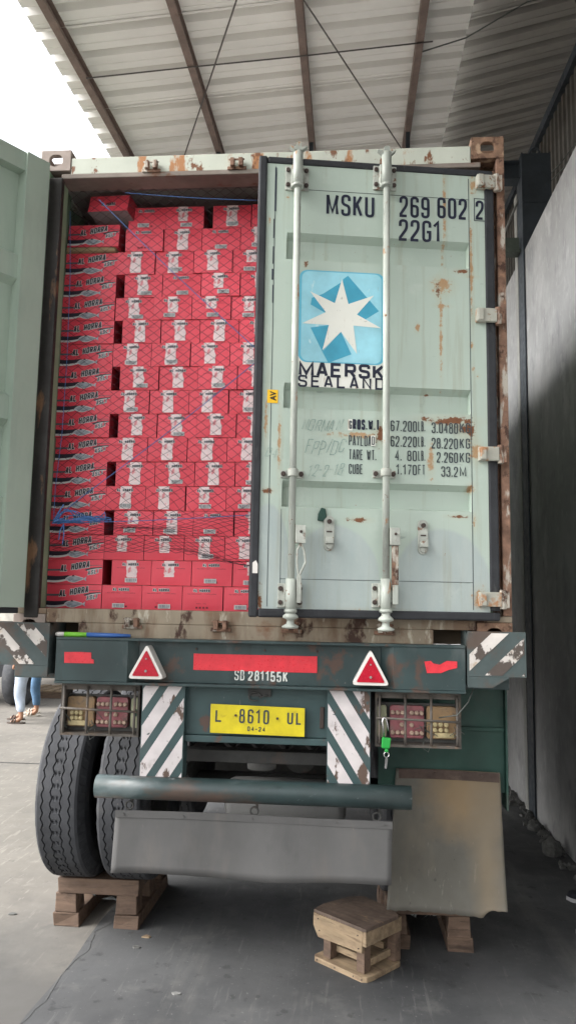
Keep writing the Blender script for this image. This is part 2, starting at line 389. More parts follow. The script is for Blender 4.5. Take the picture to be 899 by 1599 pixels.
K['red_glass'] = mat('red reflector', (.42,.012,.03), .2, var=.1, vscale=40)
K['white_rim'] = mat('white plastic rim', (.72,.70,.66), .4, var=.05)
K['stencil'] = mat('white stencil paint', (.55,.58,.55), .6, var=.08, layers=[((.05,.09,.09), 60, .63, .04, (1,1,1), .9)])
K['plate_y'] = mat('yellow number plate', (.58,.48,.015), .45, var=.1, vscale=12, layers=[((.36,.27,.02), 18, .60, .1, (1,1,1), .6)], bump=.001, bscale=24)
K['plate_ink'] = mat('plate dark ink', (.035,.045,.05), .5)
K['cage'] = mat('rusty cage steel', (.085,.075,.065), .65, var=.2, vscale=12, layers=[((.14,.10,.07), 14, .56, .1, (1,1,1), .8)])
K['lamp_back'] = mat('dusty lamp tray', (.10,.10,.095), .8, var=.15, vscale=9)
K['lamp_amber'] = mat('faded amber lamp', (.27,.175,.09), .45, var=.2, vscale=14, layers=[((.18,.145,.11), 9, .50, .15, (1,1,1), .85), ((.09,.07,.06), 16, .60, .08, (1,1,1), .8)])
K['lamp_red'] = mat('faded red lamp', (.25,.085,.095), .45, var=.2, vscale=14, layers=[((.20,.145,.13), 9, .50, .15, (1,1,1), .85), ((.09,.07,.06), 16, .60, .08, (1,1,1), .8)])
K['lamp_clear'] = mat('clouded clear lamp', (.30,.31,.20), .5, var=.12, vscale=14)
K['bulb'] = mat('bulb yellow', (.42,.35,.19), .4, var=.2, vscale=30)
K['bulb_w'] = mat('bulb beige', (.36,.26,.20), .4, var=.2, vscale=30)
K['tube'] = mat('worn green bumper tube', (.028,.047,.048), .40, var=.2, vscale=4, layers=[((.10,.125,.13), 4, .54, .1, (.5,1,1), .7), ((.085,.055,.042), 4, .53, .10, (.5,1,1), .85), ((.018,.03,.03), 16, .60, .06, (.4,1,1), .8), ((.25,.27,.27), 26, .68, .04, (.4,1,1), .75)], spec=.5, bump=.002, bscale=9)
K['rubber'] = mat('grey rubber flap', (.088,.087,.086), .75, var=.12, vscale=2, vst=(1,1,.5), layers=[((.125,.115,.105), 3, .53, .16, (1.5,1,.4), .7), ((.065,.065,.066), 6, .58, .12, (1.5,1,.6), .5), ((.17,.16,.145), 30, .68, .04, (1.5,1,.4), .6), ((.05,.05,.05), 40, .69, .03, (1,1,1), .6)], bump=.0015)
K['rubber2'] = mat('muddy rubber flap', (.108,.103,.088), .8, var=.1, vscale=2, spots=[((.20,.145,.085), (1.02,-.05,.90), (.17,.6,.17), .45, 3.5, .5), ((.165,.135,.095), (1.12,-.05,.62), (.06,.6,.42), .5, 4, .7)], layers=[((.17,.145,.11), 2.2, .55, .14, (1.5,1,.7), .5), ((.19,.18,.155), 22, .64, .04, (2,1,.4), .6), ((.05,.05,.045), 30, .66, .03, (1,1,1), .6), ((.08,.085,.07), 3, .55, .2, (1,1,.6), .5)], bump=.0012)
K['strip_br'] = mat('rusty clamp strip', (.065,.043,.034), .75, var=.2, vscale=10, layers=[((.11,.08,.06), 14, .58, .08, (1,1,1), .7)])
K['tyre'] = mat('worn tyre rubber', (.050,.052,.057), .8, var=.2, vscale=5, layers=[((.11,.107,.10), 6, .55, .16, (1,1,1), .6), ((.14,.135,.125), 34, .66, .05, (1,1,1), .6)], spec=.25)
K['steel_dark'] = mat('dark dirty steel', (.045,.045,.043), .7, var=.2, vscale=5, layers=[((.08,.06,.05), 8, .58, .1, (1,1,1), .7)])
K['grey_tank'] = mat('dusty grey tank', (.17,.17,.165), .6, var=.12)
K['galv'] = mat('galvanised plate', (.30,.32,.31), .4, metal=.4, var=.1)
K['chrome'] = mat('shiny steel', (.60,.60,.60), .2, metal=1., var=.05)
K['lock_green'] = mat('green lock cover', (.02,.30,.05), .4, var=.05)
def wood(name, c, dark):
    return mat(name, c, .75, var=.16, vscale=5, vst=(1,6,6), layers=[(dark, 5, .52, .16, (1,2.5,2.5), .8), (dark, 9, .56, .10, (.6,5,5), .8), (tuple(x*.35 for x in c), 12, .68, .06, (.5,5,5), .8)], bump=.0015)
K['wood'] = wood('pallet timber', (0.1318, 0.0875, 0.0620), (0.0553, 0.0365, 0.0272))
K['wood_dk'] = wood('old dark timber', (.10,.072,.055), (.05,.037,.03))
K['wood_lt'] = wood('pale plank timber', (0.2640, 0.1954, 0.1232), (0.1320, 0.0880, 0.0572))
K['wood_dirty'] = mat('foot worn board', (.115,.083,.065), .75, var=.2, vscale=6, vst=(1,4,1), layers=[((.30,.20,.12), 6, .62, .07, (1,3,1), .8), ((.05,.04,.035), 5, .56, .15, (1,1,1), .7)], bump=.001)
K['film'] = mat('crumpled clear film', (.34,.36,.36), .25, var=.25, vscale=30, layers=[((.08,.09,.09), 24, .52, .06, (1,1,1), .9)], spec=.7)
K['concrete'] = mat('yard concrete', (0.1595, 0.1473, 0.1294), .85, var=.12, vscale=.9, spots=[((0.0838, 0.0805, 0.0752),(-1.2,-.5,0),(.62,1.25,1),.35,2.2,.45)], layers=[((0.1196, 0.1120, 0.1018), 1.3, .50, .18, (1,1,1), .8), ((0.2300, 0.2136, 0.1872), 7, .58, .1, (1,1,1), .5), ((0.0921, 0.0884, 0.0826), 24, .64, .05, (1,1,1), .6), ((0.2531, 0.2357, 0.2065), 6, .59, .06, (6,.8,1), .55), ((0.2454, 0.2284, 0.1996), 40, .64, .04, (1,1,1), .6), ((0.0767, 0.0737, 0.0689), 3.3, .63, .05, (1,1,1), .5)], bump=.004, bscale=45)  # dark spot paints the light fall-off near the camera into the colour
K['bay'] = mat('greasy shade-darkened bay concrete', (0.0639, 0.0652, 0.0671), .8, var=.15, vscale=1.1, layers=[((.115,.113,.108), 1.6, .54, .1, (2.2,.22,1), .6), ((0.0383, 0.0403, 0.0428), 1.3, .48, .16, (1,1,1), .8), ((0.0959, 0.0959, 0.0940), 5, .57, .1, (1,1,1), .55), ((0.0288, 0.0294, 0.0307), 11, .61, .06, (1,1,1), .7), ((0.1087, 0.1087, 0.1067), 6, .60, .06, (6,.5,1), .5), ((0.1342, 0.1342, 0.1323), 46, .64, .04, (1,1,1), .7), ((0.0256, 0.0256, 0.0268), 60, .65, .04, (1,1,1), .7)], bump=.004, bscale=45)  # greasy concrete; base also darkened in place of the dimmer light here
K['joint'] = mat('joint tar', (.05,.05,.05), .9)
K['crack'] = mat('crack dirt', (.075,.075,.075), .95)
K['plaster'] = mat('smeared cement plaster', (.32,.32,.318), .62, var=.12, vscale=1.6, vst=(1,.6,.6), layers=[((.44,.44,.435), 1.6, .50, .14, (1,.7,.6), .75), ((.215,.22,.225), 2.2, .53, .12, (1,.7,.5), .65), ((.50,.50,.495), 6, .57, .09, (1,.8,.4), .55), ((.20,.20,.205), 9, .58, .08, (1,.9,.4), .5), ((.47,.47,.465), 20, .58, .07, (1,.9,.4), .45)], bump=.006, bscale=8)
K['clad'] = mat('old dark wall sheeting', (.085,.08,.07), .6, var=.2, vscale=2, layers=[((.13,.09,.065), 5, .55, .15, (1,2,.3), .7)])
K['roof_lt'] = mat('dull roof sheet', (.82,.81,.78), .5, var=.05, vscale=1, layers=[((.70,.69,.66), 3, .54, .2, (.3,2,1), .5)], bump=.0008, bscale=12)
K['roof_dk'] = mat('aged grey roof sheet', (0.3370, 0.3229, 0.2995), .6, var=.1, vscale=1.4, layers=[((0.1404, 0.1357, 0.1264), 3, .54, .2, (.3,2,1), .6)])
K['purlin'] = mat('brown primed purlin', (.19,.14,.12), .6, var=.15, vscale=6, layers=[((.16,.10,.075), 8, .58, .1, (1,1,1), .7)])
K['column'] = mat('dark steel column', (.04,.05,.06), .6, var=.2, vscale=3, layers=[((.07,.07,.065), 6, .62, .1, (1,1,.4), .6)])
K['tie'] = mat('dull green tie beam', (.07,.085,.07), .6, var=.15, vscale=5)
K['col_lt'] = mat('pale flange paint', (.30,.30,.28), .6, var=.12, vscale=4)
K['wire'] = mat('grey wire', (.10,.11,.10), .6)
K['rod'] = mat('bracing rod', (.09,.08,.075), .5)
K['bg_wall'] = mat('pale yard wall', (.55,.54,.52), .8, var=.06, vscale=.6)
K['truck_dk'] = mat('dark truck steel', (.022,.024,.028), .6, var=.2)
K['truck_bed'] = mat('pale truck bed', (.45,.43,.38), .7, var=.15, vscale=6)
K['truck_cab'] = mat('orange cab paint', (.45,.15,.06), .5, var=.08)
K['glass'] = mat('dark glass', (.02,.025,.03), .1)
K['skin'] = mat('skin', (.33,.17,.105), .55, var=.05)
K['denim_lt'] = mat('washed pale denim', (.44,.50,.60), .85, var=.14, vscale=6, layers=[((.26,.32,.42), 6, .55, .15, (1,1,1), .7)], bump=.002, bscale=20)
K['denim_dk'] = mat('blue denim', (.075,.145,.24), .85, var=.2, vscale=6, layers=[((.15,.24,.34), 5, .56, .12, (1,1,.5), .7)], bump=.002, bscale=20)
K['cloth_w'] = mat('light shirt', (.5,.5,.48), .85)
K['cloth_b'] = mat('dark shirt', (.05,.06,.08), .85)
K['hair'] = mat('black hair', (.012,.010,.009), .6)
K['sandal_b'] = mat('brown sandal', (.085,.065,.055), .7)
K['sandal_w'] = mat('cream sandal', (.48,.44,.38), .7)
K['shoe_b'] = mat('black shoe fabric', (.012,.013,.02), .8)
K['shoe_n'] = mat('navy shoe fabric', (.02,.03,.07), .8)
K['shoe_w'] = mat('white shoe stripe', (.42,.42,.43), .7)
K['stone'] = mat('rubble', (.10,.10,.095), .9, var=.25, vscale=20)
K['lime'] = mat('lime plastic sleeve', (.22,.60,.06), .4, var=.05)
K['blue_pl'] = mat('blue plastic sleeve', (.05,.14,.42), .4, var=.1)

# ================================================================== SETTING
WX_ = 2.2
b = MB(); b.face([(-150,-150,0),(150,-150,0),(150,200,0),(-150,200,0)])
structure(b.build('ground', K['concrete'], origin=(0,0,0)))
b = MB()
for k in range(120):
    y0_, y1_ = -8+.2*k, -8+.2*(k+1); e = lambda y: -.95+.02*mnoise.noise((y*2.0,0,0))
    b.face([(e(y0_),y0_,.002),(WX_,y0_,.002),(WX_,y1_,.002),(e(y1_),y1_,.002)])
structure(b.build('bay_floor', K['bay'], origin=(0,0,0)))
b = MB()
for y, x0, x1 in ((4.86,-40,-1.3),(10.6,-40,-1.0),(17.5,-40,-1.0)):
    b.face([(x0,y-.012,.004),(x1,y-.012,.004),(x1,y+.012,.004),(x0,y+.012,.004)])
b.face([(-7.6,-6,.004),(-7.58,-6,.004),(-7.58,30,.004),(-7.6,30,.004)])
structure(b.build('slab_joint', K['joint'], origin=(0,0,0)))
b = MB()
def crack(pts, w):
    fine = []
    for i in range(len(pts)-1):
        a, c = Vector(pts[i]), Vector(pts[i+1]); n = max(2, int((c-a).length/.035))
        for k in range(n):
            p = a.lerp(c, k/n); fine.append(p + Vector((mnoise.noise((p.x*9, p.y*9, 3))*.022, mnoise.noise((p.x*9, p.y*9, 8))*.012)))
    for i in range(len(fine)-1):
        p, q = fine[i], fine[i+1]; t = (q-p).normalized(); n = Vector((-t.y, t.x))
        w1 = w*(.5+.9*abs(mnoise.noise((p.x*14, p.y*14, 0)))); w2 = w*(.5+.9*abs(mnoise.noise((q.x*14, q.y*14, 0))))
        b.face([(*(p-n*w1), .004), (*(q-n*w2), .004), (*(q+n*w2), .004), (*(p+n*w1), .006)])
crack([(-.79,.95),(-.957,.672),(-.905,.474),(-.95,.189),(-.915,-.087),(-.95,-.266),(-.90,-.7)], .0022)
structure(b.build('floor_crack', K['crack'], origin=(0,0,0)))

# ---- shed on the right: plaster wall, sheeting, columns, roof
WX = 2.10; WT = 3.61+ZO
b = MB(); b.box(WX, WX+.22, -9.0, 16, 0, WT)
tag(b.build('plaster_wall', K['plaster']), 'tall cement plaster wall beside the trailer, pale at the top and dark near the floor', 'wall')
# debris line along the wall foot
b = MB()
for i in range(150):
    y = random.uniform(1.2, 6.5); x = WX - abs(random.gauss(0, .06)) - .01; s = random.uniform(.008, .03)*(1 if i % 9 else 2.2)
    p = []
    for dx, dy, dz in ((-1,-1,0),(1,-1,0),(1,1,0),(-1,1,0),(-.6,-.6,1),(.6,-.6,1),(.6,.6,1),(-.6,.6,1)):
        p.append((x+dx*s*random.uniform(.6,1.2), y+dy*s*random.uniform(.6,1.2), dz*s*random.uniform(.6,1.3)))
    b.hexa(p)
tag(b.build('rubble', K['stone']), 'line of small dark rubble along the foot of the plaster wall', 'rubble', kind='stuff')
def stone(loc, s, seed, label):
    b = MB(); bmesh.ops.create_icosphere(b.bm, subdivisions=3, radius=1)
    for v in b.bm.verts:
        k = 1+.35*mnoise.noise(v.co*1.3+Vector((seed,0,0)))+.1*mnoise.noise(v.co*4+Vector((seed,0,0)))
        v.co = Vector((v.co.x*s[0]*k, v.co.y*s[1]*k, max(-.3, v.co.z)*s[2]*k + .3*s[2])) + Vector(loc)
    tag(b.build('stone', K['stone']), label, 'stone', 'stones at the wall foot')
stone((1.98, 2.42, 0), (.07,.09,.09), 1, 'dark rounded lump of rubble at the wall foot, nearest the camera')
stone((2.0, 3.05, 0), (.05,.08,.05), 4, 'low dark stone at the wall foot in front of the steel column')
stone((2.0, 4.6, 0), (.05,.07,.045), 6, 'small grey stone at the wall foot behind the steel column')
def ibeam_col(y, label):
    c = thing('steel_column', (WX, y, 0), label, 'column', 'steel columns along the plaster wall')
    b = MB(); b.box(2.082, 2.094, y, y+.225, 0, ZO+4.60); b.build('flange', K['column'], c)
    b = MB(); b.box(2.0945, 2.345, y+.003, y+.015, WT+.003, ZO+4.59); b.box(2.0945,2.345, y+.016, y+.222, ZO+4.55, ZO+4.59); b.build('web', K['column'], c)
    b = MB(); b.box(2.0945, 2.345, y-.004, y+.0025, ZO+4.08, ZO+4.10); b.box(2.346, 2.36, y, y+.225, WT+.003, ZO+4.60); b.build('stiffener', K['column'], c)
    b = MB(); b.box(2.075, 2.098, y+.226, y+.335, 0, ZO+4.3); b.build('edge_angle', K['col_lt'], c, bevel=.004)
    b = MB(); b.tube([(2.22+.05*math.cos(R(a)), y+.05, ZO+4.60+.07*math.sin(R(a))) for a in range(0,181,20)], .012, 6); b.build('lifting_eye', K['column'], c)
    b = MB(); b.box(2.03, 2.081, y-.05, y+.28, 0, .02); b.build('base_plate', K['steel_dark'], c)
    return c
ibeam_col(3.355, 'dark steel column against the plaster wall, just right of the container')
ibeam_col(9.0, 'farther dark steel column along the plaster wall, behind the container')
# upper sheeting set back behind the wall head
CX = 2.62
b = MB()
y = -9.0
while y < 15.9:
    for i, (d0, x0, d1, x1) in enumerate(((0,0,.05,0),(.05,0,.07,.035),(.07,.035,.13,.035),(.13,.035,.15,0))):
        z1 = lambda yy: ZO+4.70+.24*CX+.061*yy-.03
        b.face([(CX-x0, y+d0, WT-.6), (CX-x1, y+d1, WT-.6), (CX-x1, y+d1, z1(y+d1)), (CX-x0, y+d0, z1(y+d0))])
    y += .15
cl = b.build('wall_cladding', K['clad'], recalc=False)
so_ = cl.modifiers.new('thick', 'SOLIDIFY'); so_.thickness = .004; so_.offset = -1
tag(cl, 'old dark ribbed metal sheeting high above the plaster wall', 'cladding')
b = MB()
P = lambda y, x, dz: Vector((x, y, ZO+4.70+.24*x+.061*y+dz))
for (x0, x1, d0, d1) in ((2.53, 2.60, -.12, -.01),):
    b.hexa([P(-3,x0,d0),P(-3,x1,d0),P(15.9,x1,d0),P(15.9,x0,d0),P(-3,x0,d1),P(-3,x1,d1),P(15.9,x1,d1),P(15.9,x0,d1)])
tag(b.build('eaves_beam', K['column']), 'dark eaves member running along the top of the wall sheeting', 'beam')

# ---- roofs: rib profile runs across (X), sheets repeat along Y
def roof_sheet(name, m, x0, x1, fz, y0, y1, pitch, label, h=.075):
    b = MB(); y = y0; k = 0
    prof = ((0,0),(.30,0),(.315,.10),(.345,.10),(.36,0),(.64,0),(.69,1),(.91,1),(.96,0),(1.0,0))
    rowp = None
    pts = []
    while y < y1:
        for u, v in prof[:-1]:
            pts.append((y+u*pitch, v*h))
        y += pitch
    for (ya, ha), (yb, hb) in zip(pts, pts[1:]):
        b.face([(x0, ya, fz(x0,ya)+ha), (x1, ya, fz(x1,ya)+ha), (x1, yb, fz(x1,yb)+hb), (x0, yb, fz(x0,yb)+hb)])
    # side laps of separate sheets every fourth rib: a lip just under the pan
    y = y0
    while y < y1-pitch*2:
        if k % 4 == 2:
            ya, yb = y+pitch*.50, y+pitch*.60
            b.hexa([(x0+.01,ya,fz(x0,ya)-.010),(x1-.01,ya,fz(x1,ya)-.010),(x1-.01,yb,fz(x1,yb)-.003),(x0+.01,yb,fz(x0,yb)-.003),
                    (x0+.01,ya,fz(x0,ya)-.007),(x1-.01,ya,fz(x1,ya)-.007),(x1-.01,yb,fz(x1,yb)-.001),(x0+.01,yb,fz(x0,yb)-.001)])
        y += pitch; k += 1
    o = b.build(name, m, recalc=False)
    s = o.modifiers.new('thick', 'SOLIDIFY'); s.thickness = .003; s.offset = 1
    tag(o, label, 'roof'); return o
fl = lambda x, y: ZO+4.75+.08*x+.061*y
fd = lambda x, y: ZO+4.698+.24*x+.061*y
ROOF_Y0 = -4.5
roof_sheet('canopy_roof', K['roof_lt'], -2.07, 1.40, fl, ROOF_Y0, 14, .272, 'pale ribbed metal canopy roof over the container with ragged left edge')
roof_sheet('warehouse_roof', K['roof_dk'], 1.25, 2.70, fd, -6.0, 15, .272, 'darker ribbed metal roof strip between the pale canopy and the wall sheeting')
for x, nm in ((-1.85,'leftmost at the open edge'),(-.92,'second from the open edge'),(.03,'third from the open edge'),(1.0,'nearest the dark roof strip')):
    b = MB(); y0, y1 = ROOF_Y0+.03, 13.9
    for (xa, xb, za, zb) in ((x-.03,x+.03,-.012,-.003),(x-.03,x-.024,-.10,-.0125),(x-.03,x+.03,-.109,-.1005),(x+.024,x+.03,-.1,-.08)):
        b.hexa([(xa,y0,fl(xa,y0)+za),(xb,y0,fl(xb,y0)+za),(xb,y1,fl(xb,y1)+za),(xa,y1,fl(xa,y1)+za),
                (xa,y0,fl(xa,y0)+zb),(xb,y0,fl(xb,y0)+zb),(xb,y1,fl(xb,y1)+zb),(xa,y1,fl(xa,y1)+zb)])
    tag(b.build('purlin', K['purlin']), 'brown steel purlin under the pale canopy, '+nm, 'purlin', 'purlins under the canopy')
# chords tying the columns under the roof
def chord(y, label):
    b = MB(); z0, z1 = ZO+4.37, ZO+4.56
    b.box(-1.9, 2.08, y, y+.14, z0, z0+.012); b.box(-1.9, 2.08, y+.065, y+.075, z0+.0125, z1-.0125); b.box(-1.9, 2.08, y, y+.14, z1-.012, z1)
    for x in (-1.85, -.92, .03, 1.0):
        b.box(x-.02, x+.02, y+.05, y+.09, z1+.0005, fl(x, y)-.11)
    tag(b.build('roof_chord', K['column']), label, 'beam', 'steel chords under the roof')
chord(3.42, 'dark steel roof chord joining the steel column just above the container')
chord(9.06, 'farther dark steel roof chord behind the container')
b = MB(); b.box(1.2, 2.078, 3.50, 3.512, ZO+3.655, ZO+3.80); b.box(1.2, 2.078, 3.44, 3.57, ZO+3.625, ZO+3.6545)
tag(b.build('tie_beam', K['tie'], bevel=.003), 'short greenish tie beam between container and steel column below the chord', 'beam')
b = MB(); A_, B2 = onY(786,366,3.54), onY(815,297,3.54); b.tube([A_+(A_-B2)*.6, A_, B2], .014, 6)
tag(b.build('diagonal_brace', K['col_lt']), 'thin diagonal steel brace beside the steel column top', 'brace')
def rod(pts, r, m, name, label, cat, group=None):
    b = MB(); b.tube(pts, r, 6); tag(b.build(name, m), label, cat, group)
def under(x, y, d=-.13): return (x, y, fl(x,y)+d)
rod([under(-.10,.62), under(-.487,1.562), under(-1.361,3.676), under(-1.60,4.25)], .007, K['rod'], 'bracing_rod', 'thin bracing rod crossing under the canopy on the left', 'rod', 'bracing rods under the canopy')
rod([under(-.22,.77), under(.14,1.664), under(1.05,3.99), under(1.2,4.36)], .007, K['rod'], 'bracing_rod', 'thin bracing rod crossing under the canopy on the right', 'rod', 'bracing rods under the canopy')
rod([under(-1.82,2.105,-.12), under(-.92,2.118,-.118), under(.03,2.13,-.125), under(1.104,2.148,-.115)], .006, K['rod'], 'sag_rod', 'dark sag rod threaded straight across the purlins', 'rod')
rod([under(.98,2.3,-.1), (1.4,2.28,fl(1.4,2.28)-.02), (1.9,2.25,fd(1.9,2.25)-.03), (2.55,2.2,fd(2.55,2.2)-.05)], .006, K['wire'], 'roof_wire', 'dark cable running from the last purlin along the dark roof', 'cable')
for q, lb in (([onX(899,222,2.55), onX(872,258,2.5), onX(845,285,2.4), onY(822,302,3.40)], 'thin grey cable sagging from the sheeting to the steel column, upper one'),
              ([onX(899,232,2.45), onX(880,262,2.4), onX(850,292,2.35), onY(826,301,3.40)], 'thin grey cable sagging from the sheeting to the steel column, lower one')):
    rod(q, .006, K['wire'], 'cable', lb, 'cable', 'cables on the right wall')
b = MB()
y = 15.9; x = -1.95
while x < 2.0:
    b.box(x, x+.09, y, y+.02, 0, ZO+5.4); b.box(x+.093, x+.197, y+.015, y+.03, 0, ZO+5.4); x += .2
tag(b.build('end_wall', K['clad']), 'dark sheeted end wall far behind the container', 'wall')

# ================================================================== CONTAINER
CO = Vector((0, 0, ZO))
con = thing('shipping_container', CO, 'mint green steel shipping container with one door ajar, loaded on the trailer', 'shipping container')
def cz(z): return z+ZO
hw = 1.219; LEN = 6.058
# side walls (corrugated), set behind the posts
for sgn in (-1, 1):
    b = MB()
    y = .1105; prev = None; pts = []
    while y < LEN-.12:
        pts += [(y, 1.205), (y+.07, 1.205), (y+.14, 1.170), (y+.21, 1.170)]; y += .28
    for (ya, xa), (yb, xb) in zip(pts, pts[1:]):
        b.face([(sgn*xa, ya, cz(.12)), (sgn*xb, yb, cz(.12)), (sgn*xb, yb, cz(2.504)), (sgn*xa, ya, cz(2.504))])
    o = b.build('side_wall', K['side_green'], con, recalc=False); s = o.modifiers.new('t', 'SOLIDIFY'); s.thickness = .003; s.offset = 0
b = MB(); b.box(-1.174, 1.174, .112, LEN-.05, cz(2.505), cz(2.53)); b.build('roof_panel', K['roof_paint'], con)
b = MB(); b.box(-1.16, 1.16, .152, LEN-.12, cz(.006), cz(.138)); b.build('floor', K['ply'], con)
b = MB(); b.box(-1.16, 1.16, LEN-.09, LEN-.05, cz(.14), cz(2.5)); b.build('front_wall', K['dark_in'], con)
for x0, x1 in ((-hw, -1.1745), (1.1745, hw)):
    b = MB(); b.box(x0, x1, .16, LEN-.16, cz(2.490), cz(2.575)); b.build('roof_rail', K['header'], con)
    b = MB(); b.box(x0, x1, .16, LEN-.16, cz(.0), cz(.115)); b.build('floor_rail', K['sill'], con)
# corner castings with oval hole
def casting(x0, x1, y0, y1, z0, z1, m):
    b = MB()
    cx, cz_ = (x0+x1)/2, (z0+z1)/2; n = 24
    hole = []
    rw, rh = (x1-x0)*.215, (z1-z0)*.28
    for k in range(n):
        a = 2*math.pi*k/n; hole.append((cx+rw*math.copysign(abs(math.cos(a))**.75, math.cos(a)), cz_+rh*math.copysign(abs(math.sin(a))**.75, math.sin(a))))
    sq = []
    for k in range(n):
        a = 2*math.pi*k/n; c, s_ = math.cos(a), math.sin(a); m_ = max(abs(c), abs(s_))
        sq.append((cx+(x1-x0)/2*c/m_, cz_+(z1-z0)/2*s_/m_))
    V = lambda p, y: b.bm.verts.new((p[0], y, p[1]))
    b.use(m)
    fo = [V(p, y0) for p in sq]; fi = [V(p, y0) for p in hole]; bi = [V(p, y0+.026) for p in hole]; bo = [V(p, y0+.026) for p in sq]
    for k in range(n):
        j = (k+1) % n
        b.bm.faces.new((fo[k], fo[j], fi[j], fi[k])); b.bm.faces.new((fi[k], fi[j], bi[j], bi[k])); b.bm.faces.new((fo[j], fo[k], bo[k], bo[j])); b.bm.faces.new((bo[k], bi[k], bi[j], bo[j]))
    w_ = .022
    b.box(x0, x0+w_, y0+.0262, y1, z0, z1); b.box(x1-w_, x1, y0+.0262, y1, z0, z1); b.box(x0+w_+.0003, x1-w_-.0003, y0+.0262, y1, z0, z0+w_)
    b.box(x0+w_+.0003, x1-w_-.0003, y1-.05, y1, z0+w_+.0003, z1); b.box(x0+w_+.0003, x1-w_-.0003, y0+.0262, y0+.04, z1-w_, z1)
    return b.build('corner_casting', m, con, bevel=.003)
for sx in (-1, 1):
    for zz in ((0, .118), (2.473, 2.591)):
        x0, x1 = sorted((sx*hw, sx*(hw-.165)))
        casting(x0, x1, -.004, .168, cz(zz[0]), cz(zz[1]), K['cast_grey'] if sx < 0 else K['cast_rust'])
# rear frame: header, sill, posts
b = MB(); b.use(K['header']); b.box(-1.052, 1.052, 0, .06, cz(2.452), cz(2.545)); b.use(K['dark_in']); b.box(-1.055, 1.055, .061, .16, cz(2.44), cz(2.535))
b.use(K['lip']); b.box(-1.10, 1.10, -.006, .12, cz(2.425), cz(2.4515))
b.build('header', None, con, bevel=.004)
b = MB(); b.use(K['sill'])
b.box(-.885, .85, 0, .15, cz(.004), cz(.0785)); b.box(-1.052, 1.052, 0, .15, cz(.079), cz(.148)); b.box(-1.219,-1.053,0.0,.15,cz(.119),cz(.148)); b.box(1.053,1.219,0.0,.15,cz(.119),cz(.148))
b.build('sill', None, con, bevel=.004)
b = MB(); b.box(-1.219, -1.165, .0, .11, cz(.149), cz(2.472)); b.box(-1.1645, -1.10, .03, .10, cz(.149), cz(2.424)); b.build('corner_post', K['wall_green'], con, bevel=.004)
b = MB(); b.box(1.178, 1.219, -.002, .11, cz(.149), cz(2.472)); b.box(1.15, 1.1775, .03, .11, cz(.149), cz(2.424)); b.build('corner_post', K['post_rust'], con, bevel=.004)
b = MB(); b.box(-1.164, -1.092, -.012, .028, cz(.10), cz(2.43)); b.build('jamb_strip', K['strip'], con, bevel=.006)
# cam keepers on header and sill
def keeper(px, py, z):
    p = onY(px, py, -.01)
    b = MB(); x = p.x
    for d in (-.032, .012): b.box(x+d, x+d+.022, -.040, -.007, z-.020, z+.024)
    b.box(x-.05, x+.05, -.016, -.0065, z-.030, z-.012)
    b.tube([(x-.04,-.03,z+.016),(x+.042,-.03,z+.016)], .006, 6)
    b.build('cam_keeper', K['post_rust'], con, bevel=.003)
keeper(237, 262, cz(2.475)); keeper(370, 258, cz(2.475)); keeper(207, 970, cz(.085)); keeper(345, 973, cz(.080)); keeper(455,975,cz(.080)); keeper(600,978,cz(.080))

# ------------------------------------------------------------------ right door, ajar (local frame: x runs from the hinge (0) to the free edge (-1.195), outer face towards -y)
TH = R(9.4); HX, HY = 1.168, -.02
DW, DZ0, DZ1 = 1.195, .126, 2.389
door_o = Vector((HX, HY, 0))
_dn = Vector((math.sin(TH), -math.cos(TH), 0)); _dx = Vector((math.cos(TH), math.sin(TH), 0))
def onD(px, py, off=0.):
    d = ray(px, py); o = door_o + _dn*off
    p = CAM + d*((o-CAM).dot(_dn)/d.dot(_dn))
    return ((p-door_o).dot(_dx), p.z-ZO)
def dx_(px, py=600): return onD(px, py)[0]
def dz_(px, py): return onD(px, py)[1]

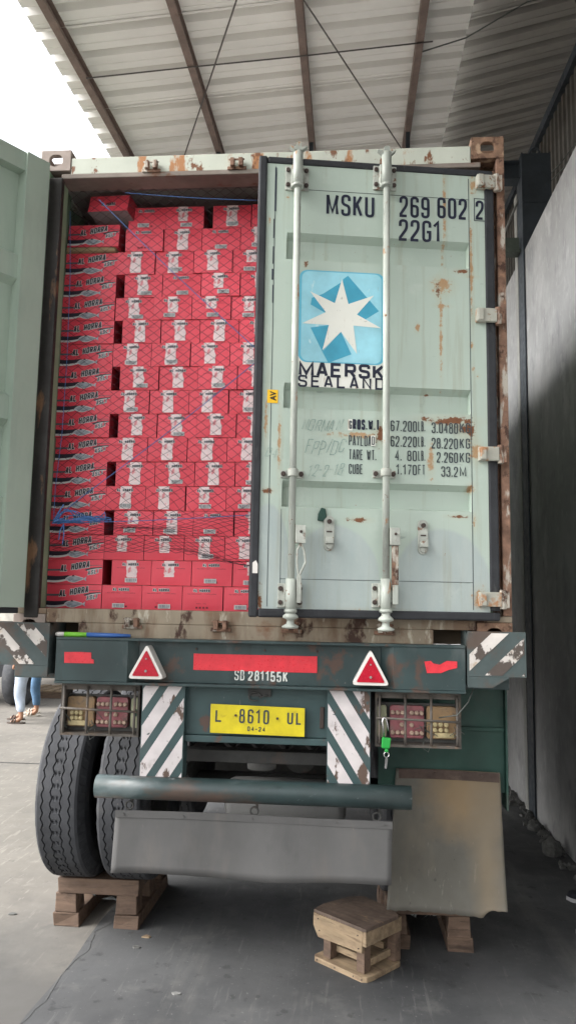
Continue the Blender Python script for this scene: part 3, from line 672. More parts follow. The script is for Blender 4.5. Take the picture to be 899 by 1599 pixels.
def door_panel(m, grooves, xl, xr, stains):
    """steel leaf: flat frame with three pressed grooves between xl and xr, outer face at -y; stains: (channel, x, z, rx, rz)"""
    d = .040; X0, X1 = -DW+.042, -.056; Z0, Z1 = DZ0+.04, DZ1-.035
    def grid(a, c, st): n = max(1, round((c-a)/st)); return [a+(c-a)*k/n for k in range(n)]
    xs = grid(X0, xl, .009) + [xl] + grid(xl+.004, xr-.004, .009) + [xr-.004] + grid(xr, X1, .009) + [X1]
    zs = [Z0]
    cur = Z0
    for zb, zt in grooves:
        zs += grid(cur, zb, .009)[1:] + [zb] + grid(zb+.010, zt-.026, .009) + [zt-.026]; cur = zt
        zs += [zt]
    zs += grid(cur, Z1, .009)[1:] + [Z1]
    def prof(z):
        for zb, zt in grooves:
            if zb <= z <= zt: return d*max(0, min(1, (z-zb)/.010, (zt-z)/.026))
        return 0.
    b = MB(); b.use(m)
    V = [[b.bm.verts.new((x, prof(z) if xl < x < xr else 0., z)) for x in xs] for z in zs]
    for r in range(len(zs)-1):
        for c in range(len(xs)-1): b.bm.faces.new((V[r][c], V[r][c+1], V[r+1][c+1], V[r+1][c]))
    for q in ([(X0,0,Z0),(X0,0,Z1),(X0,.05,Z1),(X0,.05,Z0)], [(X1,0,Z1),(X1,0,Z0),(X1,.05,Z0),(X1,.05,Z1)], [(X0,.05,Z0),(X0,.05,Z1),(X1,.05,Z1),(X1,.05,Z0)],
              [(X0,0,Z1),(X1,0,Z1),(X1,.05,Z1),(X0,.05,Z1)], [(X0,0,Z0),(X0,.05,Z0),(X1,.05,Z0),(X1,0,Z0)]): b.face(q)
    o = b.build('door', None, con, local=True, recalc=False)
    me = o.data; at = me.color_attributes.new('stain', 'FLOAT_COLOR', 'POINT')
    for v in me.vertices:
        c = [0., 0., 0.]
        if v.co.y < .049:
            for ch, x, z, rx, rz in stains:
                r_ = math.hypot((v.co.x-x)/rx, (v.co.z-z)/rz) if ch < 2 or rx < .27 else max(abs(v.co.x-x)/rx, abs(v.co.z-z)/rz)
                if r_ < 2.2: c[ch] = max(c[ch], max(0., 1-r_*.5) if ch < 2 else max(0., min(1., (1.15-r_)*4)))
        at.data[v.index].color = (c[0], c[1], c[2], 1)
    return o
gr = [(dz_(680,798), dz_(680,757)), (dz_(680,646), dz_(680,607)), (dz_(680,417), dz_(680,376))]
xl, xr = dx_(443), dx_(734)
# paint of this leaf: mint with the grey repainted lower field and rust where the photo has it
SP = []
def S(col, px, py, rx, rz, amp=.35, ns=14):
    x, z = onD(px, py); SP.append((2 if col == GREYP else 0 if col == RUST_L else 1, x, z, max(rx, .008), max(rz, .008)))
S(GREYP, 522, 905, .205, .245); S(GREYP, 690, 925, .235, .29); S(GREYP, 418, 890, .10, .30)
S(RUST_L, 690, 447, .05, .04, .55, 22); S(RUST, 683, 452, .012, .05, .4, 30); S(RUST_L, 690, 478, .035, .010, .5, 26)
S(RUST, 722, 424, .045, .012, .45, 26); S(RUST_L, 736, 432, .03, .006, .3, 30); S(RUST_L, 651, 512, .012, .022, .4, 26)
S(RUST, 700, 657, .12, .022, .5, 22); S(RUST, 727, 668, .045, .05, .55, 20); S(RUST_L, 672, 720, .016, .07, .4, 24); S(RUST_L, 560, 680, .13, .014, .55, 18)
S(RUST, 592, 678, .03, .05, .5, 22); S(RUST_L, 436, 690, .006, .16, .5, 20); S(RUST_L, 415, 660, .005, .09, .4, 20)
S(RUST_L, 735, 762, .02, .02, .4, 26); S(RUST_L, 740, 815, .010, .04, .4, 26); S(RUST, 715, 807, .05, .008, .4, 30)
S(RUST_L, 560, 958, .09, .018, .5, 24); S(RUST_L, 600, 957, .11, .015, .5, 24); S(RUST, 640, 962, .2, .012, .5, 24)
S(RUST, 477, 413, .012, .016, .4, 30); S(RUST_D, 418, 766, .03, .014, .5, 30); S(RUST, 405, 935, .012, .05, .6, 30); S(RUST, 560, 812, .05, .012, .6, 34)
S(RUST_L, 693, 330, .006, .30, .5, 14); S(RUST_L, 688, 520, .006, .22, .55, 14); S(RUST_L, 735, 420, .006, .25, .5, 14)
S(RUST_L, 736, 540, .008, .02, .4, 26); S(RUST_L, 738, 577, .008, .012, .3, 26); S(RUST_L, 745, 588, .008, .01, .3, 26); S(RUST, 670, 612, .02, .01, .5, 30)
S(RUST_L, 450, 308, .012, .006, .3, 30); S(RUST_L, 421, 345, .008, .02, .4, 30); S(RUST_L, 738, 288, .02, .05, .6, 24); S(RUST_L, 742, 705, .03, .05, .6, 22); S(RUST_L, 748, 935, .03, .05, .6, 22)
def leaf_material():
    q = NB('mint door leaf paint')
    c = q.mix(q.mr(q.noise(1.4, 4), .3, .7), tuple(x*.94 for x in MINT), tuple(x*1.05 for x in MINT))
    c = q.mix(q.mr(q.noise(1.2, 5, .6, (3,3,.6)), .54, .74, 0, .45), c, (.35,.45,.395))
    at = q.n('ShaderNodeAttribute'); at.attribute_name = 'stain'; at.attribute_type = 'GEOMETRY'
    sp = q.n('ShaderNodeSeparateColor'); q.l(at.outputs['Color'], sp.inputs[0])
    nz = q.noise(26, 6, .68, loc=(3,1,2)); n2 = q.noise(60, 5, .7, loc=(8,4,2)); ns = q.noise(9, 5, .65, (1.6,1,.5), loc=(1,6,9))
    edge = q.math('ADD', sp.outputs[2], q.math('MULTIPLY', q.math('SUBTRACT', ns, .5), .35))
    c = q.mix(q.mr(edge, .35, .62, 0, .85), c, q.mix(q.mr(ns, .35, .65), (.335,.395,.395), (.38,.43,.42)))
    runs = q.mr(q.noise(7, 5, .6, (3.2,1,.16), loc=(1,4,8)), .54, .70, 0, .55); c = q.mix(runs, c, (.30,.31,.235))
    chalk = q.mr(q.noise(4.5, 6, .7, (1,1,.8), loc=(9,2,3)), .58, .70, 0, .35); c = q.mix(chalk, c, (.52,.58,.52))
    scr = q.mr(q.noise(30, 3, .5, (.25,1,1.6), loc=(4,9,1)), .70, .74, 0, .6); c = q.mix(scr, c, (.22,.27,.24))
    scuff = q.mr(q.noise(13, 6, .7, (1,1,.45), loc=(5,5,1)), .64, .70, 0, .5); c = q.mix(scuff, c, (.28,.33,.30))
    rl = q.math('ADD', sp.outputs[0], q.math('MULTIPLY', q.math('SUBTRACT', nz, .5), 2.2)); c = q.mix(q.mr(rl, .52, .78, 0, .92), c, q.mix(n2, (.30,.13,.05), (.42,.23,.10)))
    halo = q.math('ADD', sp.outputs[0], sp.outputs[1]); c = q.mix(q.mr(halo, .05, .9, 0, .30), c, (.42,.36,.22))
    rd = q.math('ADD', sp.outputs[1], q.math('MULTIPLY', q.math('SUBTRACT', nz, .5), 2.2)); c = q.mix(q.mr(rd, .52, .70), c, q.mix(n2, (.10,.045,.025), (.24,.10,.045)))
    fl_ = q.mr(q.noise(38, 4, .6, loc=(2,2,7)), .715, .745, 0, .9); c = q.mix(fl_, c, (.27,.14,.07))
    q.l(c, q.b.inputs['Base Color']); q.l(q.mr(rd, .4, .8, .46, .85), q.b.inputs['Roughness']); q.b.inputs['Specular IOR Level'].default_value = .4
    bp = q.n('ShaderNodeBump'); bp.inputs['Strength'].default_value = .30; bp.inputs['Distance'].default_value = .012
    q.l(q.noise(6, 4, .55), bp.inputs['Height']); q.l(bp.outputs[0], q.b.inputs['Normal'])
    return q.m
K['leaf'] = leaf_material()
door = door_panel(K['leaf'], gr, xl, xr, SP)
door.location = (HX, HY, 0); door.rotation_euler = (0, 0, TH)
tag(door, 'mint door leaf with painted lettering, standing slightly ajar', None)
def sub(b, name, m=None, bevel=0., **k):
    return b.build(name, m, door, local=True, bevel=bevel, **k)
# gasket all round
b = MB()
gx0, gx1, ga, gb = -DW, -.0, DZ0, DZ1
b.box(gx0, gx0+.042, -.012, .055, ga, gb); b.box(-.058, -.008, -.006, .05, ga+.045, gb-.034); b.box(gx0+.0425, gx1-.01, -.012, .055, ga, ga+.04); b.box(gx0+.0425, gx1-.012, -.008, .055, gb-.034, gb)
sub(b, 'gasket', K['gasket'], bevel=.009)
# seams on the leaf
b = MB()
xs = dx_(430, 300)
b.box(xs-.0015, xs+.0015, -.0012, .001, DZ0+.05, DZ1-.05); xs = dx_(438, 850); b.box(xs-.001, xs+.001, -.0012, .001, DZ0+.05, gr[0][0]-.01)
for py in (304, 907):
    z = dz_(600, py); b.box(xl, xr, -.0012, .001, z-.0012, z+.0012)
xs = xr+.001; b.box(xs-.0015, xs+.0015, -.0012, .001, DZ0+.05, DZ1-.05)
sub(b, 'seam', K['text_faded'])
# free-edge black scratch line
b = MB()
for (pa, pb) in (((432,262),(429,330)),((428,342),(427,372)),((427,385),(426,412)),((425,420),(426,437)),((426,445),(426,473))):
    a, c = onD(*pa), onD(*pb); b.box(min(a[0],c[0])-.002, max(a[0],c[0])+.001, -.0024, -.0016, c[1], a[1])
sub(b, 'scratch', K['text'])
# lettering
b = MB(); b.use(K['text'])
def put(txt, px0, px1, pyt, pyb, t=.15, y=-.0022, shear=0, gap=.34, rot=0., jitter=0., slope=True):
    x0, z0 = onD(px0, pyb); x1, z1 = onD(px1, pyt)
    b.strokes(txt, x0, z0, x1-x0, z1-z0, y, t*(z1-z0), shear=shear, gap=gap, rot=rot, jitter=jitter, seed=int(px0))
put('MSKU', 509, 584, 307, 336, .125, gap=.26); sub(b, 'owner_lettering', recalc=False)
b = MB(); b.use(K['text']); put('269', 623, 670, 309, 339, .125, gap=.26); put('602', 682, 728, 311, 341, .125, gap=.26); put('2', 742, 754, 314, 343, .125); put('22G1', 622, 687, 346, 376, .125, gap=.26)
x0, z0 = onD(739.5, 345); x1, z1 = onD(757, 311)
for q in ((x0,x1,z0,z0+.003),(x0,x1,z1-.003,z1),(x0,x0+.003,z0+.003,z1-.003),(x1-.003,x1,z0+.003,z1-.003)): b.box(q[0],q[1],-.0022,-.0012,q[2],q[3])
sub(b, 'number_lettering', recalc=False)
b = MB(); b.use(K['text_faded'])
for (l, a, bb, yt) in (('PAYLOAD',544,585,681),('TARE WT.',544,587,703),('CUBE',544,566,725),):
    put(l, a, bb, yt, yt+15, .10, gap=.24)
b.use(K['text']); put('ROS.W.T', 550, 592, 656, 671, .16, gap=.25)
b.use(K['sk_white'])
x0, z0 = onD(543, 672); x1, z1 = onD(550, 655); b.box(x0, x1, -.0022, -.001, z0, z1)
x0, z0 = onD(578.5, 696.5); x1, z1 = onD(585.5, 680.5); b.box(x0, x1, -.0044, -.0036, z0, z1)
b.use(K['text_faded']); put('G', 544.5, 549, 657, 670, .14, y=-.0034); put('D', 579.7, 584.3, 682, 695, .11, y=-.0054)
sub(b, 'weight_lettering', recalc=False)
WR = (('67.200','LB.','3.0480','KG',658),('62.220','LB.','28.220','KG',682),('4. 80','LB.','2.260','KG',704),('1.170','FT','33.2','M',726))
for colm in range(4):
    b = MB(); b.use(K['text_faded'])
    for (n1, u1, n2, u2, yt) in WR:
        o_ = 7 if n1[0] == '4' else (9 if n1[0] == '1' else 0); o2 = 8 if n2 == '2.260' else (15 if n2 == '33.2' else 0)
        if colm == 0: put(n1, 609+o_, 650, yt, yt+15.5, .12, gap=.24)
        if colm == 1: put(u1, 652, 663, yt, yt+15.5, .09)
        if colm == 2: put(n2, 673+o2, 714, yt+3, yt+18.5, .12, gap=.24)
        if colm == 3: put(u2, 717, 733 if u2 == 'KG' else 727, yt+3, yt+18.5, .12)
    sub(b, 'weight_lettering', recalc=False)
b = MB(); b.use(K['pencil'])
put('NORMAN', 470, 530, 657, 673, .07, shear=.35, rot=R(2), jitter=.16); put('FPP/DC', 474, 534, 691, 711, .06, shear=.35, rot=R(3), jitter=.16); put('12-2-18', 478, 532, 727, 744, .07, shear=.35, rot=R(2), jitter=.16); put('D4', 413, 430, 700, 714, .08, shear=.3, jitter=.15)
sub(b, 'handwriting', recalc=False)
# star sticker
b = MB(); x0, zt = onD(467.5, 421); x1, _ = onD(600, 421); zm = dz_(533, 568); zb = dz_(533, 606)
b.use(K['sk_white']); b.flat([(x0+.004,zb),(x1,zb),(x1,zm),(x0+.004,zm)], -.0015)
def rrect(ax0, ax1, az0, az1, r, n=6):
    P = []
    for cx, cz_, a0 in ((ax1-r,az0+r,-90),(ax1-r,az1-r,0),(ax0+r,az1-r,90),(ax0+r,az0+r,180)):
        for k in range(n+1):
            a = R(a0+90*k/n); P.append((cx+r*math.cos(a), cz_+r*math.sin(a)))
    return P
w_ = x1-x0; h_ = zt-zm
b.flat([(x0,zm+.0005),(x0+.05,zm+.0005),(x0+.05,zm+.06),(x0,zm+.06)], -.0015); b.flat([(x1-.05,zm+.0005),(x1,zm+.0005),(x1,zm+.06),(x1-.05,zm+.06)], -.0015)
b.use(K['sk_edge']); b.flat(rrect(x0, x1, zm, zt, .04), -.0022)
b.use(K['sk_light']); b.flat(rrect(x0+.012, x1-.014, zm+.006, zt-.006, .035), -.0028)
def lg(u, v): return (x0+u*w_, zt-v*h_)      # u, v in 0..1 across the sticker
def lgp(qx, qy): return lg((qx-40)/745., (qy-60)/820.)   # measured on the enlarged sticker
b.use(K['sk_dark'])
for P in ([(130,330),(460,95),(620,270),(280,560)], [(460,95),(735,400),(610,480),(400,300)], [(140,570),(300,545),(330,760),(250,785)], [(250,785),(405,600),(497,795),(300,880)], [(220,290),(395,165),(350,350),(260,340)]):
    pass
for P in ([(245,270),(400,160),(430,420),(270,440),(140,370),(150,310)], [(418,130),(462,95),(735,400),(620,478),(430,420)], [(142,575),(300,545),(300,700),(247,785)], [(247,785),(405,600),(497,795),(298,880)]):
    b.flat(list(reversed([lgp(*q) for q in P])), -.0034)
b.use(K['sk_white'])
tips = [(410,130),(690,262),(755,552),(545,790),(247,770),(70,540),(133,252)]
inn = [(468,350),(543,440),(513,540),(405,600),(300,545),(272,432),(350,348)]
star = []
for t, i_ in zip(tips, inn): star += [lgp(*t), lgp(*i_)]
cxy = lgp(410, 450)
for k in range(14):
    b.flat([cxy, star[(k+1) % 14], star[k]], -.004)
b.use(K['text'])
put('MAERSK', 466, 599, 570.5, 587.5, .20, y=-.0026, gap=.22); put('SEALAND', 465, 599, 591, 604, .165, y=-.0026, gap=.42)
sub(b, 'star_sticker', recalc=False)
b = MB(); b.use(K['yellow']); x0, z0 = onD(417, 629); x1, z1 = onD(434, 609); b.box(x0, x1, -.002, -.0005, z0, z1)
b.use(K['black']); xa, za = onD(431, 626); b.text('AV', xa, za, dz_(425,611)-za, .030, -.0032, bold=.03, rot=R(90))
sub(b, 'yellow_sticker', recalc=False)
# lock bars with cams
def lock_bar(pxt, pyt, pxb, pyb):
    xt, _ = onD(pxt, 400, .05); xb, _ = onD(pxb, 900, .05); x = (xt+xb)/2; y = -.052
    zt, zb_ = onD(pxt, pyt, .05)[1], onD(pxb, pyb, .05)[1]
    zbk = (dz_(pxt, 299), dz_(pxt, 262), dz_(pxb, 949), dz_(pxb, 911))
    b = MB(); b.tube([(x,y,zb_+.02),(x,y,zt-.01)], .0165, 14)
    for z0, z1 in ((zbk[0]-.012, zbk[1]+.045), (zbk[2]-.025, zbk[3]+.02)):
        b.tube([(x,y,z0),(x,y,z1)], .024, 14); b.tube([(x,y,z0+.004),(x,y,z0+.018)], .029, 14)
    # cam ends
    b.tube([(x,y,zt-.035),(x,y,zt-.02)], .022, 12); b.prism([(x-.045,zt+.01),(x-.02,zt-.012),(x+.02,zt-.012),(x+.045,zt+.012),(x+.016,zt+.002),(x+.012,zt+.03),(x-.012,zt+.03),(x-.018,zt+.002)], y-.016, y+.016)
    b.lathe([(zb_-.012-0.0,.012),(zb_-.008,.036),(zb_+.0,.040),(zb_+.012,.018),(zb_+.03,.016),(zb_+.038,.036),(zb_+.048,.034),(zb_+.06,.02),(zb_+.10,.02)], (x, y, 0), 'z', 18)
    sub(b, 'lock_bar', K['bar'])
    for z0, z1 in ((zbk[0], zbk[1]), (zbk[2], zbk[3])):
        b = MB(); b.use(K['hardware']); b.box(x-.058, x+.058, -.012, -.0005, z0, z1); b.use(K['hardware']); b.box(x-.03, x+.03, -.034, -.0125, z0+.004, z1-.004)
        b.use(K['bolt'])
        for bx in (-.045, .045):
            for bz in (z0+.024, z1-.024): b.tube([(x+bx,-.0125,bz),(x+bx,-.024,bz)], .0115, 8)
        sub(b, 'bar_bracket', bevel=.003)
    zc = dz_(pxb, 741)
    b = MB(); b.use(K['hardware']); b.box(x-.055, x+.055, -.012, -.0005, zc-.018, zc+.018); b.tube([(x,y,zc-.018),(x,y,zc+.018)], .025, 12)
    b.use(K['bolt'])
    for bx in (-.042, .042): b.tube([(x+bx,-.0125,zc),(x+bx,-.024,zc)], .012, 8)
    sub(b, 'bar_bracket', bevel=.002)
    return x, y
LX1, LY = lock_bar(463.5, 233, 453.5, 978)
LX2, _ = lock_bar(606, 240, 598.5, 982)
# handles
def handle(x, m, bent):
    zt, zb_ = dz_(600, 826), dz_(600, 944)
    b = MB(); b.use(K['hardware']); b.box(x+.016, x+.062, -.078, -.032, zt-.082, zt); b.use(K['bolt']); b.tube([(x+.04,-.079,zt-.03),(x+.04,-.086,zt-.03)], .007, 8)
    b.use(m)
    if bent:
        for s_ in (-1, 1):
            b.tube([(x+.042,-.06,zt-.08),(x+.042+s_*.016,-.06,zt-.115),(x+.045+s_*.020,-.06,zt-.17),(x+.034,-.06,zt-.235)], .006, 8)
        b.box(x+.024, x+.046, -.068, -.053, zb_, zt-.23)
    else:
        b.box(x+.026, x+.056, -.07, -.052, zb_+.09, zt-.083); b.use(K['bar']); b.box(x+.029, x+.055, -.069, -.053, zb_, zb_+.0895)
    sub(b, 'door_handle', bevel=.003)
handle(LX1, K['hardware'], True); handle(LX2, K['post_rust'], False)
def catch(px, py, blob):
    x, z = onD(px, py)
    b = MB(); b.use(K['hardware'])
    P = rrect(x-.024, x+.024, z-.082, z+.082, .023); b.prism(P, -.012, -.0005)
    b.box(x-.017, x+.017, -.04, -.0125, z-.048, z-.020); b.tube([(x,-.0125,z-.06),(x,-.024,z-.06)], .014, 12)
    b.use(K['bolt']); b.box(x-.012, x+.014, -.014, -.0125, z+.004, z+.011); b.tube([(x,-.0125,z+.055),(x,-.026,z+.055)], .011, 8)
    sub(b, 'handle_catch', bevel=.003)
    if blob:
        b = MB(); b.prism([(x-.055,z+.06),(x-.03,z+.055),(x-.012,z+.075),(x-.018,z+.115),(x-.038,z+.12),(x-.052,z+.09)], -.014, -.0006); sub(b, 'seal_remnant', K['fender'], bevel=.003)
catch(513, 833, True); catch(659, 839, False)
for py in (288, 495, 710, 936):
    z = dz_(757, py)
    b = MB(); b.use(K['hinge']); xa = dx_(741 if py < 600 else 745, py)
    b.box(xa, -.012, -.034, -.0005 if False else -.013, z-.034, z+.034); b.box(xa, xa+.05, -.0125, -.0006, z-.034, z+.034)
    b.box(xa+.004, xa+.03, -.045, -.0345, z-.03, z+.03)
    b.use(K['post_rust']); b.tube([(.0,-.018,z-.045),(.0,-.018,z+.045)], .016, 10); b.box(.0005, .028, -.03, -.006, z-.04, z+.04)
    sub(b, 'hinge', bevel=.003)
b = MB(); x, z = onD(398, 885); b.prism([(x-.012,z-.03),(x+.012,z-.03),(x+.012,z+.012),(x+.003,z+.03),(x-.012,z+.018)], -.0155, -.0125); sub(b, 'paint_chip', K['white_rim'])

# ------------------------------------------------------------------ left door, swung wide open, inner face in view
ld = MB(); ld.use(K['mint_in'])
LZ0, LZ1 = .15, 2.475; LWd = 1.17
ld.box(0, .13, -.03, .075, LZ0, LZ1); ld.box(LWd-.10, LWd, -.03, .075, LZ0, LZ1); ld.box(.1305, LWd-.1005, -.03, .06, LZ1-.10, LZ1); ld.box(.1305, LWd-.1005, -.03, .06, LZ0, LZ0+.10)
zs = [(LZ0+.1, .0)]
for zc in (.62, 1.13, 1.86):
    zs += [(zc-.09, .0), (zc-.06, .045), (zc+.06, .045), (zc+.09, .0)]
zs += [(LZ1-.1, .0)]
for (za, ya), (zb_, yb) in zip(zs, zs[1:]):
    ld.face([(.10, ya, za), (LWd-.10, ya, za), (LWd-.10, yb, zb_), (.10, yb, zb_)])
    ld.face([(.10, -.028, za), (.10, -.028, zb_), (LWd-.10, -.028, zb_), (LWd-.10, -.028, za)])
ldo = ld.build('door', None, con, local=True)
ldo.location = (-1.200, -.03, 0); ldo.rotation_euler = (0, 0, R(-124))
tag(ldo, 'left door leaf swung wide open, its plain inner face in view', None)
b = MB()
b.box(0.002, LWd-.002, -.02, .035, LZ0-.03, LZ0-.001); b.box(LWd+.001, LWd+.035, -.02, .035, LZ0-.03, LZ1); b.box(.002, LWd-.002, -.02, .03, LZ1+.001, LZ1+.012)
b.build('gasket', K['gasket'], ldo, local=True, bevel=.008)
for x in (.42, .78):
    b = MB(); b.tube([(x,-.08,.06),(x,-.08,2.53)], .0165, 10)
    for z in (.3, 1.2, 2.3): b.box(x-.05, x+.05, -.06, -.031, z-.05, z+.05)
    b.build('lock_bar', K['bar'], ldo, local=True)

# ================================================================== CARGO
CY = .28; PZ = .1336; Z0 = ZO+.141
EW = .2185; FWD = .306
ORD = ['bottom','second','third','fourth','fifth','sixth','seventh','eighth','ninth','tenth','eleventh','twelfth','thirteenth','fourteenth','fifteenth','sixteenth','top']
def rowname(r): return 'bottom row' if r == 0 else ('top row' if r == 16 else ORD[r]+' row up')
def carton_body(b, w, d, h):
    """closed carton, origin at the front-bottom-left corner, slightly bowed front"""
    b.use(K['red_box'])
    nx, nz = 6, 4
    def P(i, k):
        u, v = i/nx, k/nz; bow = -.0045*math.sin(math.pi*u)*math.sin(math.pi*v)
        return (.002+u*(w-.004), bow, .0012+v*(h-.0024))
    for i in range(nx):
        for k in range(nz):
            b.face([P(i,k), P(i+1,k), P(i+1,k+1), P(i,k+1)])
    x0, x1, z0, z1 = .002, w-.002, .0012, h-.0012
    b.face([(x0,0,z1),(x1,0,z1),(x1,d,z1),(x0,d,z1)]); b.face([(x0,d,z0),(x1,d,z0),(x1,0,z0),(x0,0,z0)])
    b.face([(x1,d,z0),(x0,d,z0),(x0,d,z1),(x1,d,z1)])
    b.use(K['edge']); b.box(.004, w-.004, -.0018, -.0006, h-.0030, h-.0014)
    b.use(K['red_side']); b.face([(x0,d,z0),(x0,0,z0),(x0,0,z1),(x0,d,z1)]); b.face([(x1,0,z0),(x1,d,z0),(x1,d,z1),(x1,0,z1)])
def smooth_poly(pts, n=5):
    out = []
    for i in range(len(pts)-1):
        p0 = pts[max(0,i-1)]; p1 = pts[i]; p2 = pts[i+1]; p3 = pts[min(len(pts)-1,i+2)]
        for k in range(n):
            t = k/n
            out.append(tuple(.5*((2*p1[j])+(-p0[j]+p2[j])*t+(2*p0[j]-5*p1[j]+4*p2[j]-p3[j])*t*t+(-p0[j]+3*p1[j]-3*p2[j]+p3[j])*t**3) for j in (0,1)))
    out.append(pts[-1]); return out
def ribbon(b, lower, upper, y):
    for i in range(len(lower)-1):
        b.face([(lower[i][0],y,lower[i][1]),(lower[i+1][0],y,lower[i+1][1]),(upper[i+1][0],y,upper[i+1][1]),(upper[i][0],y,upper[i][1])])
def fish_carton_mesh():
    b = MB(); w, h = FWD, PZ
    carton_body(b, w, .20, h)
    # printed face; u, v measured on the photo: u 0..1 left to right, v 0..1 bottom to top
    Q = lambda u, v: (u*w, v*h)
    up = smooth_poly([Q(.012,.33),Q(.18,.315),Q(.38,.36),Q(.60,.535),Q(.80,.665),Q(.985,.70)])
    lo = smooth_poly([Q(.012,.155),Q(.20,.15),Q(.40,.24),Q(.60,.45),Q(.80,.61),Q(.985,.66)])
    lo2 = smooth_poly([Q(.012,.07),Q(.20,.065),Q(.40,.17),Q(.60,.38),Q(.80,.575),Q(.985,.64)])
    up2 = smooth_poly([Q(.012,.60),Q(.30,.61),Q(.55,.70),Q(.75,.765),Q(.985,.775)]); up3 = smooth_poly([Q(.012,.52),Q(.30,.545),Q(.55,.665),Q(.75,.745),Q(.985,.76)])
    b.use(K['ink_grey']); ribbon(b, up3, up2, -.0032)
    b.use(K['white_ink']); ribbon(b, lo2, lo, -.0032)
    b.use(K['ink']); ribbon(b, lo, up, -.0034)
    body = smooth_poly([Q(.34,.20),Q(.40,.285),Q(.50,.32),Q(.60,.27),Q(.66,.235)]); bel = smooth_poly([Q(.34,.20),Q(.41,.115),Q(.50,.09),Q(.60,.16),Q(.66,.205)])
    b.use(K['white_ink']); ribbon(b, [(x, z-.003) for x, z in bel], [(x, z+.004) for x, z in body], -.0038)
    b.use(K['fish']); ribbon(b, bel, body, -.0042)
    b.face([(q[0],-.0042,q[1]) for q in (Q(.655,.215),Q(.72,.115),Q(.705,.22),Q(.725,.33))])
    b.use(K['ink']); b.face([(q[0],-.0044,q[1]) for q in (Q(.45,.31),Q(.51,.31),Q(.475,.385))])
    b.use(K['white_ink']); b.strokes('AL HORRA', .245*w, .49*h, .52*w, .25*h, -.0044, .0052, shear=.22, rot=R(9), grow=.0030, dy=-.00002)
    b.use(K['ink']); b.strokes('AL HORRA', .245*w, .49*h, .52*w, .25*h, -.0054, .0052, shear=.22, rot=R(9), grow=.0004)
    b.use(K['white_ink']); b.strokes('ASLI', .735*w, .36*h, .19*w, .17*h, -.0046, .0045, shear=.3, rot=R(13), grow=.0022, dy=-.00002)
    b.use(K['ink_grey']); b.strokes('ASLI', .735*w, .36*h, .19*w, .17*h, -.0054, .0045, shear=.3, rot=R(13))
    bmesh.ops.translate(b.bm, verts=b.bm.verts[:], vec=(0,0,0))
    me = bpy.data.meshes.new('carton'); b.bm.to_mesh(me); b.bm.free()
    for q in b.mats: me.materials.append(q)
    return me
def end_carton_mesh(variant):
    b = MB(); w, h = EW, PZ
    carton_body(b, w, .30, h)
    b.use(K['white_ink']); b.strokes('AL HORRA', .28*w, .77*h, .40*w, .105*h, -.0056, .0036, grow=.0022, dy=-.00002)
    b.use(K['ink']); b.strokes('AL HORRA', .28*w, .77*h, .40*w, .105*h, -.0064, .0036)
    b.use(K['ink_red']); b.text('ikan dalam kaleng saus tomat pilihan', .14*w, .66*h, .70*w, .045*h, -.0034)
    if variant != 1:
        for i, t in enumerate(('isi 50 kaleng','berat bersih','diproduksi oleh','simpan kering')):
            b.text(t, (.33+.02*(i%2))*w, (.54-.085*i)*h, (.28-.04*(i%2))*w, .045*h, -.0034)
    if variant == 2:
        for i in range(4): b.box((.34+.085*i)*w, (.385+.085*i)*w, -.0036, -.003, .12*h, .185*h)
    me = bpy.data.meshes.new('carton'); b.bm.to_mesh(me); b.bm.free()
    for q in b.mats: me.materials.append(q)
    return me
def tape_mesh(k):
    rnd = random.Random(k*13+5)
    b = MB(); w, h = EW, PZ
    x0 = w*(.33+.05*rnd.random()); wd = .053+.011*rnd.random(); zl = h*(.06, .10, .34, .45, .05, .30)[k]
    n = 9; P = []
    for i in range(n+1):
        z = h*.985-(h*.985-zl)*i/n
        P.append((x0+.003*rnd.uniform(-1,1)+(.004 if i > n*.45 and k % 2 else 0), x0+wd+.003*rnd.uniform(-1,1)+(.004 if i > n*.45 and k % 2 else 0), z))
    for a, c in zip(P, P[1:]): b.face([(c[0],-.0050,c[2]),(c[1],-.0050,c[2]),(a[1],-.0050,a[2]),(a[0],-.0050,a[2])])
    b.face([(P[0][0],-.0050,P[0][2]),(P[0][1],-.0050,P[0][2]),(P[0][1],.04,h-.0006),(P[0][0],.04,h-.0006)])
    me = bpy.data.meshes.new('tape_strip'); b.bm.to_mesh(me); b.bm.free(); me.materials.append(K['tape']); return me
def code_mesh():
    b = MB(); w, h = EW, PZ
    b.use(K['barcode']); b.flat([(.30*w,.075*h),(.60*w,.075*h),(.60*w,.25*h),(.30*w,.25*h)], -.0058)
    b.use(K['ink_grey']); rnd = random.Random(3); x = .325*w
    while x < .575*w:
        d = rnd.choice((.0012,.0018,.0026)); b.flat([(x,.115*h),(x+d,.115*h),(x+d,.225*h),(x,.225*h)], -.0064); x += d+rnd.choice((.0014,.002,.0028))
    b.flat([(.34*w,.088*h),(.56*w,.088*h),(.56*w,.102*h),(.34*w,.102*h)], -.0064)
    me = bpy.data.meshes.new('code_label'); b.bm.to_mesh(me); b.bm.free(); me.materials.append(K['barcode']); me.materials.append(K['ink_grey']); return me
FM = fish_carton_mesh(); EM = [end_carton_mesh(i) for i in range(3)]; TM = [tape_mesh(k) for k in range(6)]; CM = code_mesh()
rnd = random.Random(21)
XL = -1.1745
for r in range(15):
    o = bpy.data.objects.new('carton', FM); COL.objects.link(o)
    o.location = (XL+rnd.uniform(0,.006), CY+rnd.uniform(-.006,.006), Z0+r*PZ); o.rotation_euler = (0, 0, R(rnd.uniform(-.6,.6)))
    tag(o, 'red carton with large fish print, left stack, ' + rowname(r), 'carton', 'fish print cartons stacked at the left wall')
